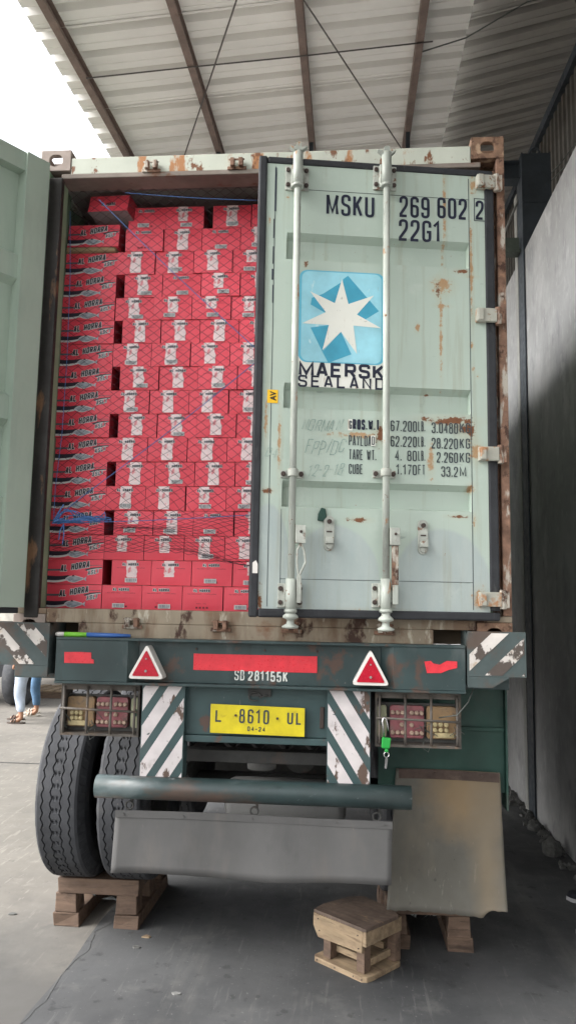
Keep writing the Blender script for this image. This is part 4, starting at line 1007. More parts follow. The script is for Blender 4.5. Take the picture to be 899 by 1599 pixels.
# which ends carry tape (kind) and a code label, row by row from the floor, four across
TP = ['----','52-3','2501','34-1','0425','0144','0000','1110','0440','1101','0014','4105','1532','1-25','0413','-0-1','-20-']
CD = ['1101','1011','0010','1110','1011','0101','0000','0101','1001','1010','1101','0001','1111','1110','0101','0011','1111']
WORDS = {'-': 'without tape', '0': 'with full length tape', '1': 'with long tape', '2': 'with short tape', '3': 'with stubby tape', '4': 'with full length tape', '5': 'with half length tape'}
COLN = ['beside the fish stack', 'second from fish stack', 'third from fish stack', 'cut by door edge']
for r in range(17):
    off = 0.0 if r % 2 == 0 else .046
    if r == 15: off = .042
    if r == 16: off = .05
    xb = XL+FWD+off+.001
    for c in range(4):
        gapx = .0
        if r == 16 and c >= 2: gapx = .05
        v = 2 if TP[r][c] == '-' else (0 if (r+c) % 2 else 1)
        o = bpy.data.objects.new('carton', EM[v]); COL.objects.link(o)
        o.location = (xb+c*EW+gapx+rnd.uniform(-.0015,.0015), CY+rnd.uniform(-.007,.007), Z0+r*PZ); o.rotation_euler = (0, 0, R(rnd.uniform(-.7,.7)))
        tag(o, 'red carton end '+WORDS[TP[r][c]]+', '+rowname(r)+', '+COLN[c], 'carton', 'carton ends stacked behind the net')
        if TP[r][c] != '-':
            t = bpy.data.objects.new('tape_strip', TM[int(TP[r][c])]); COL.objects.link(t); t.parent = o
        if CD[r][c] == '1':
            t = bpy.data.objects.new('code_label', CM); COL.objects.link(t); t.parent = o; t.location = (rnd.uniform(-.01,.03), 0, rnd.uniform(0,.006))
# cardboard wedge and the two tipped cartons over the left stack
b = MB(); z = Z0+15*PZ
b.box(XL+.01, XL+FWD-.01, CY-.004, CY+.19, z+.001, z+.034); b.box(XL+.012, XL+FWD-.012, CY-.012, CY-.005, z+.004, z+.026)
tag(b.build('cardboard_pad', K['kraft'], bevel=.006), 'folded brown cardboard pad on top of the fish print stack', 'cardboard')
o = bpy.data.objects.new('carton', FM); COL.objects.link(o); o.location = (XL+.01, CY+.0, z+.036); o.rotation_euler = (R(-3), R(1.5), R(-3))
tag(o, 'red fish print carton tipped slightly on the brown cardboard pad', 'carton', 'fish print cartons stacked at the left wall')
b = MB(); w, d, h = .245, .17, .10
carton_body(b, w, d, h); b.use(K['kraft_grey']); b.face([(.002,0,-.0005),(w-.002,0,-.0005),(w-.002,d,-.0005),(.002,d,-.0005)])
b.use(K['white_ink']); b.strokes('AL HORRA', .33*w, .32*h, .34*w, .2*h, -.0040, .004, grow=.002, dy=-.00002); b.use(K['ink']); b.strokes('AL HORRA', .33*w, .32*h, .34*w, .2*h, -.0050, .004)
o = b.build('carton', None, local=True); p = onY(137, 331, CY-.05)
o.location = (p.x, CY-.05, p.z); o.rotation_euler = (R(-9), R(4), R(-9))
tag(o, 'red carton tilted up under the container header showing its grey base', 'carton', 'fish print cartons stacked at the left wall')

# cargo net: two crossing families of cords, hung just inside the rear frame
NY = .11
def net_pt(u, v):
    """u across (m), v down from the top (m along the slack net)"""
    x = -1.09+u
    T = 1.74
    if v < T: z = 2.42-v
    else:
        k = v-T; z = 2.42-T-.37*(k/.92)**.75
    wob = (.020 if v < T else .045)*mnoise.noise((u*2.1, v*1.7 if v < T else T*1.7+(v-T)*3.5, 2.0)) + .006*mnoise.noise((u*9, v*9, 5.0))
    z += wob*(1.5 if v > T else .7) + (.05*math.sin(u*3.3+.5)*min(1, max(0, (v-1.2))/.5))
    x += .014*mnoise.noise((u*2.3+9, v*1.9, 7.0)) + .004*mnoise.noise((u*11, v*11, 1.0))
    y = NY + .035*mnoise.noise((u*1.9, v*1.6, 11.0)) + (.025*math.sin(v*17+u*2) if v > T else 0)
    return Vector((x, y, ZO+z))
b = MB(); CWX, CWZ = .066, .049; NU, NVV = 18, 99
def knot(i, j): return net_pt((i+(.5 if j % 2 else 0))*CWX, j*CWZ*.5)
for sgn in (0, 1):
    for i0 in range(-NVV, NU+NVV):
        run = []
        i = i0
        for j in range(NVV):
            if 0 <= i < NU: run.append(knot(i, j))
            elif len(run) > 1:
                b.tube(run, .00095, 4, caps=False); run = []
            else: run = []
            if sgn == 0: i = i + (1 if j % 2 else 0)
            else: i = i - (0 if j % 2 else 1)
        if len(run) > 1: b.tube(run, .00095, 4, caps=False)
tag(b.build('cargo_net', K['net']), 'dark diamond mesh cargo net hanging in front of the red cartons', 'net')
# blue rope
RY = .05
def rp(px, py, Y=RY): return onY(px, py, Y)
def sag(a, c, n, s):
    return [a.lerp(c, k/n) + Vector((0, 0, -s*math.sin(math.pi*k/n))) for k in range(n+1)]
rope = thing('tie_rope', (-1.07, RY, ZO+.15), 'blue tie rope zigzagging over the net with a tangled knot at the left post', 'rope')
b = MB(); P = sag(rp(155,312), rp(400,545), 14, .012) + sag(rp(400,565), rp(160,752), 14, .01)[0:] + [rp(120,782), rp(84,815,.02)]
b.tube(P, .0022, 6)
b.tube(sag(rp(84,817,.02), rp(392,804), 14, .006), .0021, 6)
b.tube(sag(rp(196,301), rp(402,313), 10, .006), .0018, 6)
b.tube([rp(110,330,.1), rp(110,430,.1), rp(105,560,.1), rp(97,680,.1), rp(87,760,.1), rp(84,815,.03)], .0018, 6)
b.build('cord', K['rope'], rope)
b = MB(); rk = random.Random(4)
for k in range(13):
    P = [rp(82,816,.015)]; L_ = rk.choice((60, 75, 88, 92, 70)); ph = rk.uniform(0, 6); am = rk.uniform(1.5, 6)
    for i in range(1, 13):
        t = i/12; e = rk.uniform(-1.2, 1.2)
        P.append(rp(82+L_*t, 815-4*t+am*math.sin(ph+t*rk.uniform(5,8))*min(1, t*3)+e-(14*t*(1-t) if k % 4 == 0 else 0), .02+.02*math.sin(ph+t*9)))
    if k % 2: P += [rp(82+L_*.8, 806, .03), rp(82+L_*.5, 812, .04), rp(90, 818, .02)]
    b.tube(P, .0024, 6)
b.tube([rp(158,806,.03), rp(164,800,.02), rp(166,809,.02), rp(156,812,.03)], .003, 6)
for k in range(3): b.tube([rp(82+k*2,818,.02), rp(92+5*k,803-4*k,.03), rp(108+6*k,797+k,.035), rp(118+8*k,806,.03)], .0028, 6)
for (x, y) in ((98,850),(92,843)): b.tube([rp(100,818,.02), rp(x+2,y-14,.02), rp(x,y,.02)], .0028, 6)
b.tube([rp(84,815,.02), rp(92,800,.03), rp(100,788,.03)], .004, 6)
b.build('knot', K['rope'], rope)

# ================================================================== TRAILER
tr = thing('trailer', (0, .3, 0), 'dark green skeletal trailer with striped rear plates carrying the container', 'trailer')
BY = -.10
bm0, bm1 = cz(-.207), cz(.012)
b = MB(); b.use(K['tgreen'])
b.box(-.955, .985, BY, -.012, bm1-.012, bm1); b.box(-.955, .985, BY, .12, bm0, bm0+.012)           # flanges
b.box(-1.2, 1.2, .005, .13, bm0+.0125, cz(-.002))                                                # bolster under the container
b.box(-.56, .60, -.045, -.033, bm0+.0125, bm1-.0125)                                            # web set back
b.prism([(-.955,bm0+.0125),(-.60,bm0+.0125),(-.60,bm1-.0125),(-.955,bm1-.0125)], BY+.004, -.012)
b.prism([(.655,bm0+.0125),(.985,bm0+.0125),(.985,bm1-.0125),(.655,bm1-.0125)], BY+.004, -.012)
b.hexa([(-.5995,BY+.006,bm0+.0125),(-.5605,-.046,bm0+.0125),(-.5605,.0,bm0+.0125),(-.5995,.0,bm0+.0125),(-.5995,BY+.006,bm1-.0125),(-.5605,-.046,bm1-.0125),(-.5605,.0,bm1-.0125),(-.5995,.0,bm1-.0125)])
b.hexa([(.6005,-.046,bm0+.0125),(.6545,BY+.006,bm0+.0125),(.6545,0,bm0+.0125),(.6005,0,bm0+.0125),(.6005,-.046,bm1-.0125),(.6545,BY+.006,bm1-.0125),(.6545,0,bm1-.0125),(.6005,0,bm1-.0125)])
b.use(K['bolt'])
for x in (-.28,.30,.05): b.tube([(x,-.046,bm1-.045),(x,-.052,bm1-.045)], .006, 8)
b.build('rear_beam', None, tr, bevel=.002)
# end plates with worn stripes
def end_plate(x0, x1, sgn):
    z0, z1 = cz(-.125), cz(.078); y = BY-.012
    b = MB(); b.use(K['plate_dark']); b.box(x0, x1, y, y+.010, z0, z1)
    if sgn < 0: b.prism([(x1-.16,z0-.05),(x1,z0-.05),(x1,z0-.001),(x1-.16,z0-.001)], y, y+.010)
    else: b.prism([(x0,z0-.05),(x0+.11,z0-.05),(x0+.19,z0-.001),(x0,z0-.001)], y, y+.010)
    b.box(x0 if sgn > 0 else x1-.02, x0+.02 if sgn > 0 else x1, y+.0105, .10, z0-.04, z1); b.box(x0, x1, y+.0105, y+.05, z1-.010, z1)
    b.use(K['white_worn'])
    for k in range(-1, 4):
        o = x0+(-.075+.165*k); s = 1.0
        if sgn < 0: P = [(o+.20,z0),(o+.278,z0),(o+.078,z1),(o+.0,z1)]
        else: P = [(o-.02,z0),(o+.058,z0),(o+.268,z1),(o+.19,z1)]
        P = clip_poly(P, x0+.008, x1-.008, z0+.006, z1-.006)
        if len(P) > 2: b.flat(P, y-.0015)
    b.build('end_plate', None, tr)
end_plate(-1.245, -.985, -1); end_plate(.992, 1.255, 1)
# lamps, mudguard bracket seen under the left plate
b = MB()
pr = None
for k in range(9):
    a = R(-5+9*k); c = (-1.13+.16*math.sin(a*1.3)*1.0, cz(-.13)-.11*(k/8)**1.0)
    q = (c[0]+.01*k, c[1])
    if pr: b.hexa([(pr[0],-.02,pr[1]),(q[0],-.02,q[1]),(q[0],.03,q[1]),(pr[0],.03,pr[1]),(pr[0]+.012,-.02,pr[1]+.010),(q[0]+.012,-.02,q[1]+.010),(q[0]+.012,.03,q[1]+.010),(pr[0]+.012,.03,pr[1]+.010)])
    pr = q
b.build('mudguard_bracket', K['plate_dark'], tr)
# red reflective strips
def strip(x0, x1, z0, z1, y, ragged=None):
    b = MB(); b.prism(ragged or [(x0,z0),(x1,z0),(x1,z1),(x0,z1)], y-.0022, y-.0008); b.build('reflective_strip', K['red_tape'], tr)
def qz(px, py, Y=BY): return onY(px, py, Y)
a, c = qz(302,1046,-.046), qz(495,1025,-.046); strip(a.x, c.x, a.z, c.z, -.0455)
yb = BY+.004
P = [qz(*q, yb) for q in ((101,1035),(147,1036),(147,1030),(143,1029),(143,1019),(126,1018),(101,1018))]; strip(0,0,0,0, yb, [(p.x,p.z) for p in P])
P = [qz(*q, yb) for q in ((666,1051),(688,1051),(700,1046),(713,1043),(713,1033),(697,1032),(686,1038),(676,1036),(672,1032),(662,1033))]; strip(0,0,0,0, yb, [(p.x,p.z) for p in P])
# stencilled number
b = MB(); a, c = qz(366,1062,-.046), qz(449,1048,-.046); b.strokes('SB', a.x, a.z, (c.x-a.x)*.19, c.z-a.z, -.0475, .0058, rot=R(-.6), jitter=.0, gap=.35); b.build('stencil_lettering', K['stencil'], tr, recalc=False)
b = MB(); b.strokes('281155K', a.x+(c.x-a.x)*.26, a.z-.001, (c.x-a.x)*.74, c.z-a.z, -.0475, .0075, rot=R(-.6), jitter=.03, gap=.3); b.build('stencil_lettering', K['stencil'], tr, recalc=False)
# warning triangles
def triangle(px, py):
    o = qz(px, py, BY-.006); x, zb_, zt = o.x, o.z, o.z
    w, h = .088, .165
    def tri(w, h, r, z0):
        P = []; V = [(-w,z0),(w,z0),(0,z0+h)]
        for i in range(3):
            p, q, s_ = Vector(V[i-1]), Vector(V[i]), Vector(V[(i+1)%3]); d1 = (p-q).normalized(); d2 = (s_-q).normalized()
            for k in range(5):
                t = k/4; A = q+d1*r; B = q+d2*r; P.append(tuple((A*(1-t)**2+q*2*t*(1-t)+B*t*t)))
        return [(x+p[0], zb_+p[1]) for p in P]
    b = MB(); b.use(K['white_rim']); b.prism(tri(w, h, .022, 0), BY-.024, -.0455)
    b.build('triangle_reflector', None, tr, bevel=.003)
    rf = tr.children[-1]
    b = MB(); b.use(K['red_glass']); b.prism(tri(.066, .122, .010, .014), BY-.028, BY-.0245)
    b.use(K['galv'])
    for z in (.038, .095): b.tube([(x,BY-.0285,zb_+z),(x,BY-.032,zb_+z)], .006 if z < .05 else .004, 8)
    o2 = b.build('reflector_lens', None, rf)
triangle(229, 1060); triangle(578, 1070)
# cross panel and number plate
b = MB(); PY = -.012
x0, x1 = qz(287,1110,PY).x, qz(512,1110,PY).x; zt, zb_ = bm0-.001, qz(400,1160,PY).z
b.box(x0, x1, PY, PY+.008, zb_+.03, zt); b.hexa([(x0,PY-.018,zb_-.002),(x1,PY-.018,zb_-.002),(x1,PY+.06,zb_-.002),(x0,PY+.06,zb_-.002),(x0,PY-.018,zb_+.0295),(x1,PY-.018,zb_+.0295),(x1,PY+.06,zb_+.0295),(x0,PY+.06,zb_+.0295)])
b.build('cross_panel', K['tgreen2'], tr, bevel=.004)
a, c = onY(328,1144,PY-.03), onY(476,1103,PY-.03)
b = MB(); b.prism(clip_poly([(a.x,a.z),(c.x,a.z-.006),(c.x,c.z-.008),(a.x,c.z)], -9,9,-9,9), PY-.034, PY-.030); npl = b.build('number_plate', K['plate_y'], tr, bevel=.002)
b = MB(); y = PY-.0352
def pt(t, p0, p1, yt, ybm, bold=.0):
    b = MB(); q0, q1 = onY(p0, ybm, PY-.035), onY(p1, yt, PY-.035); b.strokes(t, q0.x, q0.z, q1.x-q0.x, q1.z-q0.z, y, bold, rot=R(-1), gap=.5); b.build('lettering', K['plate_ink'], npl, recalc=False)
pt('L', 336, 347, 1108, 1127, .008); pt('8610', 373, 420, 1108, 1129, .008); pt('UL', 448, 471, 1112, 1131, .008); pt('04-24', 386, 414, 1135, 1141.5, .0042)
for px, py in ((368,1117),(433,1122)):
    b = MB(); q = onY(px, py, PY-.035); b.tube([(q.x,y+.0005,q.z),(q.x,y-.004,q.z)], .006, 8); b.build('plate_screw', K['bolt'], npl)
b = MB(); q = onY(502, 1121, PY-.01); b.prism([(q.x+p[0], q.z+p[1]) for p in ((-.010,-.05),(.010,-.05),(.012,.05),(-.008,.05))], PY-.008, PY-.0005); b.use(K['bolt']); b.build('steel_tab', K['galv'], tr, bevel=.004)
b = MB(); q = onY(405, 1083, PY-.01)
b.box(q.x-.055, q.x+.055, PY-.012, PY-.0005, q.z-.014, q.z+.022); b.tube([(q.x-.02+.03*math.cos(R(a)), PY-.018, q.z-.014+.02*math.sin(R(a))) for a in range(0,330,30)], .004, 6); b.tube([(q.x+.0,PY-.02,q.z-.02),(q.x+.04,PY-.02,q.z-.002)], .004, 6)
b.build('chain_latch', K['steel_dark'], tr)
# striped posts
def post(px0, px1, pyt, pyb, sgn):
    Y = -.055; A, B = onY(px0,(pyt+pyb)/2,Y), onY(px1,(pyt+pyb)/2,Y); zt = bm0-.001; zb_ = onY((px0+px1)/2, pyb, Y).z
    x0, x1 = A.x, B.x
    b = MB(); b.use(K['tgreen2']); b.box(x0, x1, Y, Y+.012, zb_, zt); b.box(x0 if sgn > 0 else x1-.012, x0+.012 if sgn > 0 else x1, Y+.0125, Y+.09, zb_, zt)
    b.use(K['white_paint']); w = x1-x0
    for k in range(-3, 5):
        o = zb_ + k*.172 - .02
        if sgn < 0: P = [(x0,o-.02),(x1,o+.30),(x1,o+.405),(x0,o+.085)]
        else: P = [(x0,o+.30),(x1,o-.02),(x1,o+.085),(x0,o+.405)]
        P = clip_poly(P, x0+.004, x1-.004, zb_+.004, zt-.004)
        if len(P) > 2: b.flat(P, Y-.0015)
    b.build('striped_post', None, tr)
post(220, 287, 1070, 1217, -1); post(510, 578, 1080, 1230, 1)
# lamp boxes behind rusty cages
def lamp_box(x0, x1, z0, z1, sgn):
    Y = -.03
    cg = MB(); cg.use(K['cage'])
    cg.box(x0, x1, Y, Y+.13, z0, z0+.012); cg.box(x0, x1, Y, Y+.13, z1-.03, z1); cg.box(x0, x0+.01, Y, Y+.13, z0+.0125, z1-.0305); cg.box(x1-.01, x1, Y, Y+.13, z0+.0125, z1-.0305)
    n = 4; zm = z0+(z1-z0)*.50
    for k in range(n):
        x = x0+.02+(x1-x0-.04)*(k+(.0 if sgn < 0 else 0))/(n-1)
        cg.tube([(x,Y-.012,z1-.01),(x,Y-.016,z0+.05),(x,Y-.008,z0+.012)], .0065, 6)
    cg.tube([(x0+.005,Y-.026,zm+.008),(x1-.005,Y-.026,zm-.002)], .006, 6)
    cage = cg.build('lamp_cage', None, tr)
    b = MB(); b.box(x0+.0105, x1-.0105, Y+.085, Y+.10, z0+.0125, z1-.06); b.build('lamp_tray', K['lamp_back'], cage)
    def unit(m, xa, xb, za, zb_):
        b = MB(); b.use(m); b.prism(rrect(xa, xb, za, zb_, .014), Y+.045, Y+.0845)
        return b
    W = x1-x0; za, zb_ = z0+.035, z1-.068
    X = (lambda u: x0+u*W) if sgn < 0 else (lambda u: x1-u*W)
    def rng(u, v): return sorted((X(u), X(v)))
    xa, xb = rng(.04, .39); b = unit(K['lamp_amber'], xa, xb, za, zb_)
    b.use(K['bulb'])
    xc = X(.15 if sgn < 0 else .17)
    for i in range(3):
        for j in range(2):
            b.lathe([(-.001,.011),(-.012,.011),(-.016,.008)], ((X(.17)-.02+i*.022) if sgn < 0 else (X(.23)-.025+i*.026), Y+.044, za+.042+j*.025), 'y', 10)
    b.prism(rrect(*rng(.07,.30), za+.006, za+.03, .008), Y+.034, Y+.0445); b.build('lamp_unit', None, cage, bevel=.003)
    xa, xb = rng(.42, .82); b = unit(K['lamp_red'], xa, xb, za, zb_); b.use(K['bulb_w'])
    for z, xs_ in ((zb_-.032, (0,.022,.044,.085,.107,.129)), (za+.062, (.040,.085)), (za+.026, (0,.022,.044,.085,.107,.129))):
        for dx in xs_:
            xx = xa+.012+dx*(xb-xa-.024)/.129
            b.lathe([(-.001,.0105),(-.012,.0105),(-.016,.007)], (xx, Y+.044, z), 'y', 9)
    b.use(K['lamp_red']); b.tube([(xa+.01,Y+.035,za+.01),(xb-.02,Y+.035,za+.008),(xb-.008,Y+.035,za+.03)], .0025, 5)
    b.build('lamp_unit', None, cage, bevel=.003)
    xa, xb = rng(.86, .975); b = unit(K['lamp_clear'], xa, xb, za, zb_); b.use(K['fender']); b.box((xa+xb)/2-.008, (xa+xb)/2+.008, Y+.040, Y+.0445, za+.055, za+.09); b.build('lamp_unit', None, cage, bevel=.003)
    b = MB(); rk = random.Random(int(x0*100))
    for k in range(6):
        x = X(.40 if k < 3 else .05)+rk.uniform(-.015,.015); z = za+rk.uniform(.0,.06)
        b.tube([(x,Y+.03,z),(x+rk.uniform(-.02,.02),Y+.02,z+.03),(x+rk.uniform(-.03,.03),Y+.03,z+.01),(x+rk.uniform(-.05,.05),Y+.025,z-.015)], .0018, 5)
    b.build('lamp_wiring', K['wire'], cage); b = MB()
    b.tube([(X(.42),Y+.03,z0+.03),(X(.45),Y+.012,z0+.0),(X(.38),Y+.012,z0-.02),(X(.34),Y+.02,z0+.02)], .0018, 5)
    if sgn > 0: b.tube([(x1-.10,Y+.02,zm+.01),(x1-.02,Y-.02,zm+.03),(x1+.03,Y-.02,zm+.09),(x1+.06,Y+.02,z1+.02)], .003, 5)
    b.build('lamp_wiring', K['wire'], cage)
lamp_box(-.941, -.552, cz(-.458), cz(-.212), -1); lamp_box(.575, .972, cz(-.465), cz(-.212), 1)
# bumper tube
b = MB(); zt = cz(-.683)
b.lathe([(-.734,.040),(-.733,.0525),(-.4,.0525),(0,.0525),(.4,.0525),(.739,.0525),(.740,.040)], (0,-.06,zt), 'x', 28); b.build('bumper_tube', K['tube'], tr)
# lower rubber flap on rings
def sheet(name, m, fx, nx, nz, parent, th=.010):
    b = MB()
    for i in range(nx):
        for k in range(nz):
            q = [fx(i/nx,k/nz), fx((i+1)/nx,k/nz), fx((i+1)/nx,(k+1)/nz), fx(i/nx,(k+1)/nz)]
            b.face(q)
    bmesh.ops.remove_doubles(b.bm, verts=b.bm.verts[:], dist=1e-5)
    o = b.build(name, m, parent, recalc=False, smooth=True)
    s = o.modifiers.new('thick', 'SOLIDIFY'); s.thickness = th; s.offset = 1; return o
FLY = -.045
TL, TR, BL, BR = onY(182,1265,FLY), onY(612,1282,FLY), onY(173,1363,FLY-.02), onY(610,1383,FLY-.02)
def flap(u, v):
    T = TL.lerp(TR, u); B = BL.lerp(BR, u); p = B.lerp(T, v)
    return (p.x, p.y + .012*math.sin(u*7)*(1-v) + .006*math.sin(u*17+1)*(1-v), p.z + .005*math.sin(u*9)*(1-v) + .0025*mnoise.noise((u*60,0,0))*(1-v))
fo = sheet('mud_flap', K['rubber'], flap, 48, 8, tr)
b = MB()
pr = None
for i in range(25):
    u = i/24; p = TL.lerp(TR, u) + Vector((0,0,.004*math.sin(u*5)))
    if pr is not None: b.hexa([(pr.x,FLY-.016,pr.z-.028),(p.x,FLY-.016,p.z-.028),(p.x,FLY-.011,p.z-.028),(pr.x,FLY-.011,pr.z-.028),(pr.x,FLY-.016,pr.z+.004),(p.x,FLY-.016,p.z+.004),(p.x,FLY-.011,p.z+.004),(pr.x,FLY-.011,pr.z+.004)])
    pr = p
for u in (.03,.25,.5,.8,.97):
    p = TL.lerp(TR,u); b.tube([(p.x,FLY-.016,p.z-.012),(p.x,FLY-.021,p.z-.012)], .006, 8)
b.build('clamp_strip', K['rubber'], fo)
for px, py in ((203,1257),(397,1266),(588,1275)):
    q = onY(px, py, FLY)
    b = MB(); b.tube([(q.x+.018*math.cos(R(a)), FLY-.004, q.z+.018*math.sin(R(a))) for a in range(0,360,30)], .005, 6, closed=True); b.tube([(q.x+.012,FLY,q.z+.01),(q.x+.012,FLY+.01,q.z+.08)], .006, 6)
    b.build('hanger_ring', K['steel_dark'], fo)
# right hand side flap and fender
SY = .22
c00, c10, c01, c11 = onY(603,1419,SY), onY(790,1432,SY), onY(618,1200,SY+.02), onY(779,1206,SY+.02)
def sflap(u, v):
    T = c01.lerp(c11, u); B = c00.lerp(c10, u); p = B.lerp(T, v)
    z = p.z + .008*mnoise.noise((u*20,v*3,0))*(1-v)
    if v < .12 and u > .80: z = z + .035*min(1, (u-.80)/.06)*(1 if v < .001 else .4)
    return (p.x, p.y + .020*math.sin(u*3.4+.6) + .025*math.sin(v*2.6)*(u-.3) - .02*(1-v), z)
sf = sheet('side_flap', K['rubber2'], sflap, 40, 24, tr)
b = MB()
for i in range(12):
    q = []
    for uu in (.0+.08*i+.03, .0+.08*(i+1)+.03):
        p = Vector(sflap(min(1,uu), .965)); q.append(p)
    a, c = q
    b.hexa([(a.x,a.y-.014,a.z-.022),(c.x,c.y-.014,c.z-.022),(c.x,c.y-.008,c.z-.022),(a.x,a.y-.008,a.z-.022),(a.x,a.y-.014,a.z+.022),(c.x,c.y-.014,c.z+.022),(c.x,c.y-.008,c.z+.022),(a.x,a.y-.008,a.z+.022)])
for uu in (.38, .82):
    p = Vector(sflap(uu, .965)); b.tube([(p.x,p.y-.014,p.z),(p.x,p.y-.022,p.z)], .011, 8)
b.build('clamp_strip', K['strip_br'], sf)
b = MB(); b.box(.60, 1.225, .262, .27, cz(-.72), cz(-.205)); b.box(1.2255, 1.236, .235, .36, cz(-.80), cz(-.17)); b.box(.60, 1.225, .25, .2615, cz(-.425), cz(-.405))
b.build('fender_panel', K['fender'], tr, bevel=.003)
# chassis behind
for sgn in (-1, 1):
    b = MB(); x = sgn*.46
    b.box(x-.07, x+.07, .13, 7.5, cz(-.03), cz(-.015)); b.box(x-.006, x+.006, .13, 7.5, cz(-.44), cz(-.031)); b.box(x-.07, x+.07, .13, 7.5, cz(-.456), cz(-.4405))
    b.build('chassis_rail', K['steel_dark'], tr)
for y, z0, z1 in ((.16,-.60,-.54),(1.9,-.40,-.1),(3.2,-.4,-.1),(4.8,-.4,-.1)):
    b = MB(); b.box(-.38, .38 if y > 1 else .56, y, y+.09, cz(z0), cz(z1)); b.build('cross_member', K['steel_dark'], tr, bevel=.004)
b = MB(); b.box(-1.15, 1.15, 2.78, 3.15, cz(-1.35), cz(-.47)); b.box(-.36,.36,2.79,3.1,cz(-.465),cz(-.1)); b.build('underbody_screen', K['steel_dark'], tr, bevel=.01)  # added dark box hides bright ground beyond so the underside stays dark
b = MB(); b.box(-1.15, 1.15, 4.2, 4.9, cz(-1.25), cz(-.42)); b.build('far_underbody_screen', K['steel_dark'], tr, bevel=.02)  # second added dark box, closing off the bright ground farther back
AXZ = cz(-.863); AXY = .865; TRD = .525
for y in (AXY, AXY+1.3):
    b = MB(); b.lathe([(-.95,.05),(-.62,.06),(-.45,.075),(.45,.075),(.62,.06),(.95,.05)], (0,y,AXZ), 'x', 16); b.build('axle', K['steel_dark'], tr)
    for sgn in (-1, 1):
        b = MB(); 
        for k in range(6): b.box(sgn*.46-.04, sgn*.46+.04, y-.5+.06*k, y+.5-.06*k, AXZ+.16-.02*k, AXZ+.179-.02*k)
        b.build('leaf_spring', K['steel_dark'], tr)
b = MB(); b.lathe([(-.16,.03),(-.15,.09),(-.05,.10),(.07,.10),(.09,.06)], (.20,.55,cz(-.60)), 'y', 18); b.build('brake_chamber', K['steel_dark'], tr)
b = MB(); b.lathe([(-.03,.02),(-.02,.075),(.06,.08),(.07,.03)], (.0,.38,cz(-.645)), 'z', 20); b.build('brake_chamber', K['grey_tank'], tr)
b = MB(); b.lathe([(-.24,.05),(-.22,.12),(-.19,.135),(.37,.135),(.40,.12),(.42,.05)], (.02,.62,cz(-.90)), 'x', 26); b.build('air_tank', K['grey_tank'], tr)
b = MB()
for k in range(5):
    x = -.25+.14*k; b.tube([(x,.3,cz(-.30)),(x+.03,.27,cz(-.48)),(x+.10,.30,cz(-.56)),(x+.16,.5,cz(-.52)),(x+.2,.8,cz(-.3))], .009, 6)
b.build('air_hose', K['rubber'], tr)
# wheels
def tyre_mesh():
    b = MB(); b.use(K['tyre'])
    NA = 212; per = 4
    R0 = TRD; wt = .113; tri = [0, 1, 0, -1]
    xs = [-.074, -.026, .026, .074]; gw = .0042
    base = []
    base += [(-.085,.285,0),(-.125,.33,0),(-.139,.40,0),(-.134,.455,0),(-.124,.492,0),(-wt,R0-.010,0)]
    base += [(-wt+.012,R0-.002,0)]
    for i, x in enumerate(xs):
        base += [(x-gw,R0,1+i),(x-gw*.55,R0-.009,1+i),(x+gw*.55,R0-.009,1+i),(x+gw,R0,1+i)]
    mid = [(x, R0, 10) for x in (-.0165,-.0155,-.004,-.003,.003,.004,.0155,.0165)]
    kk = [i for i, q in enumerate(base) if q[2] == 2][-1]+1
    base = base[:kk]+mid+base[kk:]
    base += [(wt-.012,R0-.002,0),(wt,R0-.010,0),(.124,.492,0),(.134,.455,0),(.139,.40,0),(.125,.33,0),(.085,.285,0)]
    rings = []
    for k in range(NA):
        a = 2*math.pi*k/NA; ring = []
        for j, (x, r, g) in enumerate(base):
            if g == 10:
                if (k % 4 == 0) and (j-kk) in (1,2,5,6): r -= .007
                x = x + .0045*tri[k % 4]
            elif g: x = x + .0060*tri[(k + (0 if g % 2 else 1)) % 4]*(1 if g in (1,2) else -1)
            if abs(r-.492) < 1e-6 and (k // 3) % 2: r -= .006; x *= .965
            ring.append(b.bm.verts.new((x, math.cos(a)*r, math.sin(a)*r)))
        rings.append(ring)
    for k in range(NA):
        A, B = rings[k], rings[(k+1) % NA]
        for j in range(len(base)-1): 
            f = b.bm.faces.new((A[j], A[j+1], B[j+1], B[j]))
    # short sipes across the centre rib
    for k in range(0, NA, 2):
        a = 2*math.pi*k/NA; c, s_ = math.cos(a), math.sin(a)
        for x0, x1 in ((-.017,-.004),(.004,.017)):
            if (k//2) % 2 and x0 > 0: pass
    bmesh.ops.recalc_face_normals(b.bm, faces=b.bm.faces[:])
    me = bpy.data.meshes.new('tyre'); b.bm.to_mesh(me); b.bm.free(); me.materials.append(K['tyre']); return me
def rim_mesh(sgn):
    b = MB(); b.lathe([(-.10,.20),(-.10,.275),(-.085,.292),(-.06,.262),(.06,.262),(.085,.292),(.10,.275),(.10,.25),(.02,.21),(.015,.09),(.0,.06)], (0,0,0), 'x', 32)
    for k in range(8):
        a = 2*math.pi*k/8; b.tube([(.016,.14*math.cos(a),.14*math.sin(a)),(.05,.14*math.cos(a),.14*math.sin(a))], .014, 6)
    me = bpy.data.meshes.new('rim'); bmesh.ops.recalc_face_normals(b.bm, faces=b.bm.faces[:]); b.bm.to_mesh(me); b.bm.free(); me.materials.append(K['steel_dark']); return me
TMESH = tyre_mesh(); RMESH = rim_mesh(1)
for y in (AXY, AXY+1.3):
    for x, rot in ((-1.083, 0), (-.748, .2), (.748, .4), (1.083, .1)):
        w = bpy.data.objects.new('wheel', None); COL.objects.link(w); w.parent = tr; w.location = Vector((x, y, AXZ)) - tr.location; w.rotation_euler = (rot+y, 0, 0)
        for nm, me in (('tyre', TMESH), ('rim', RMESH)):
            o = bpy.data.objects.new(nm, me); COL.objects.link(o); o.parent = w
            if x > 0 and nm == 'rim': o.rotation_euler = (0,0,math.pi)

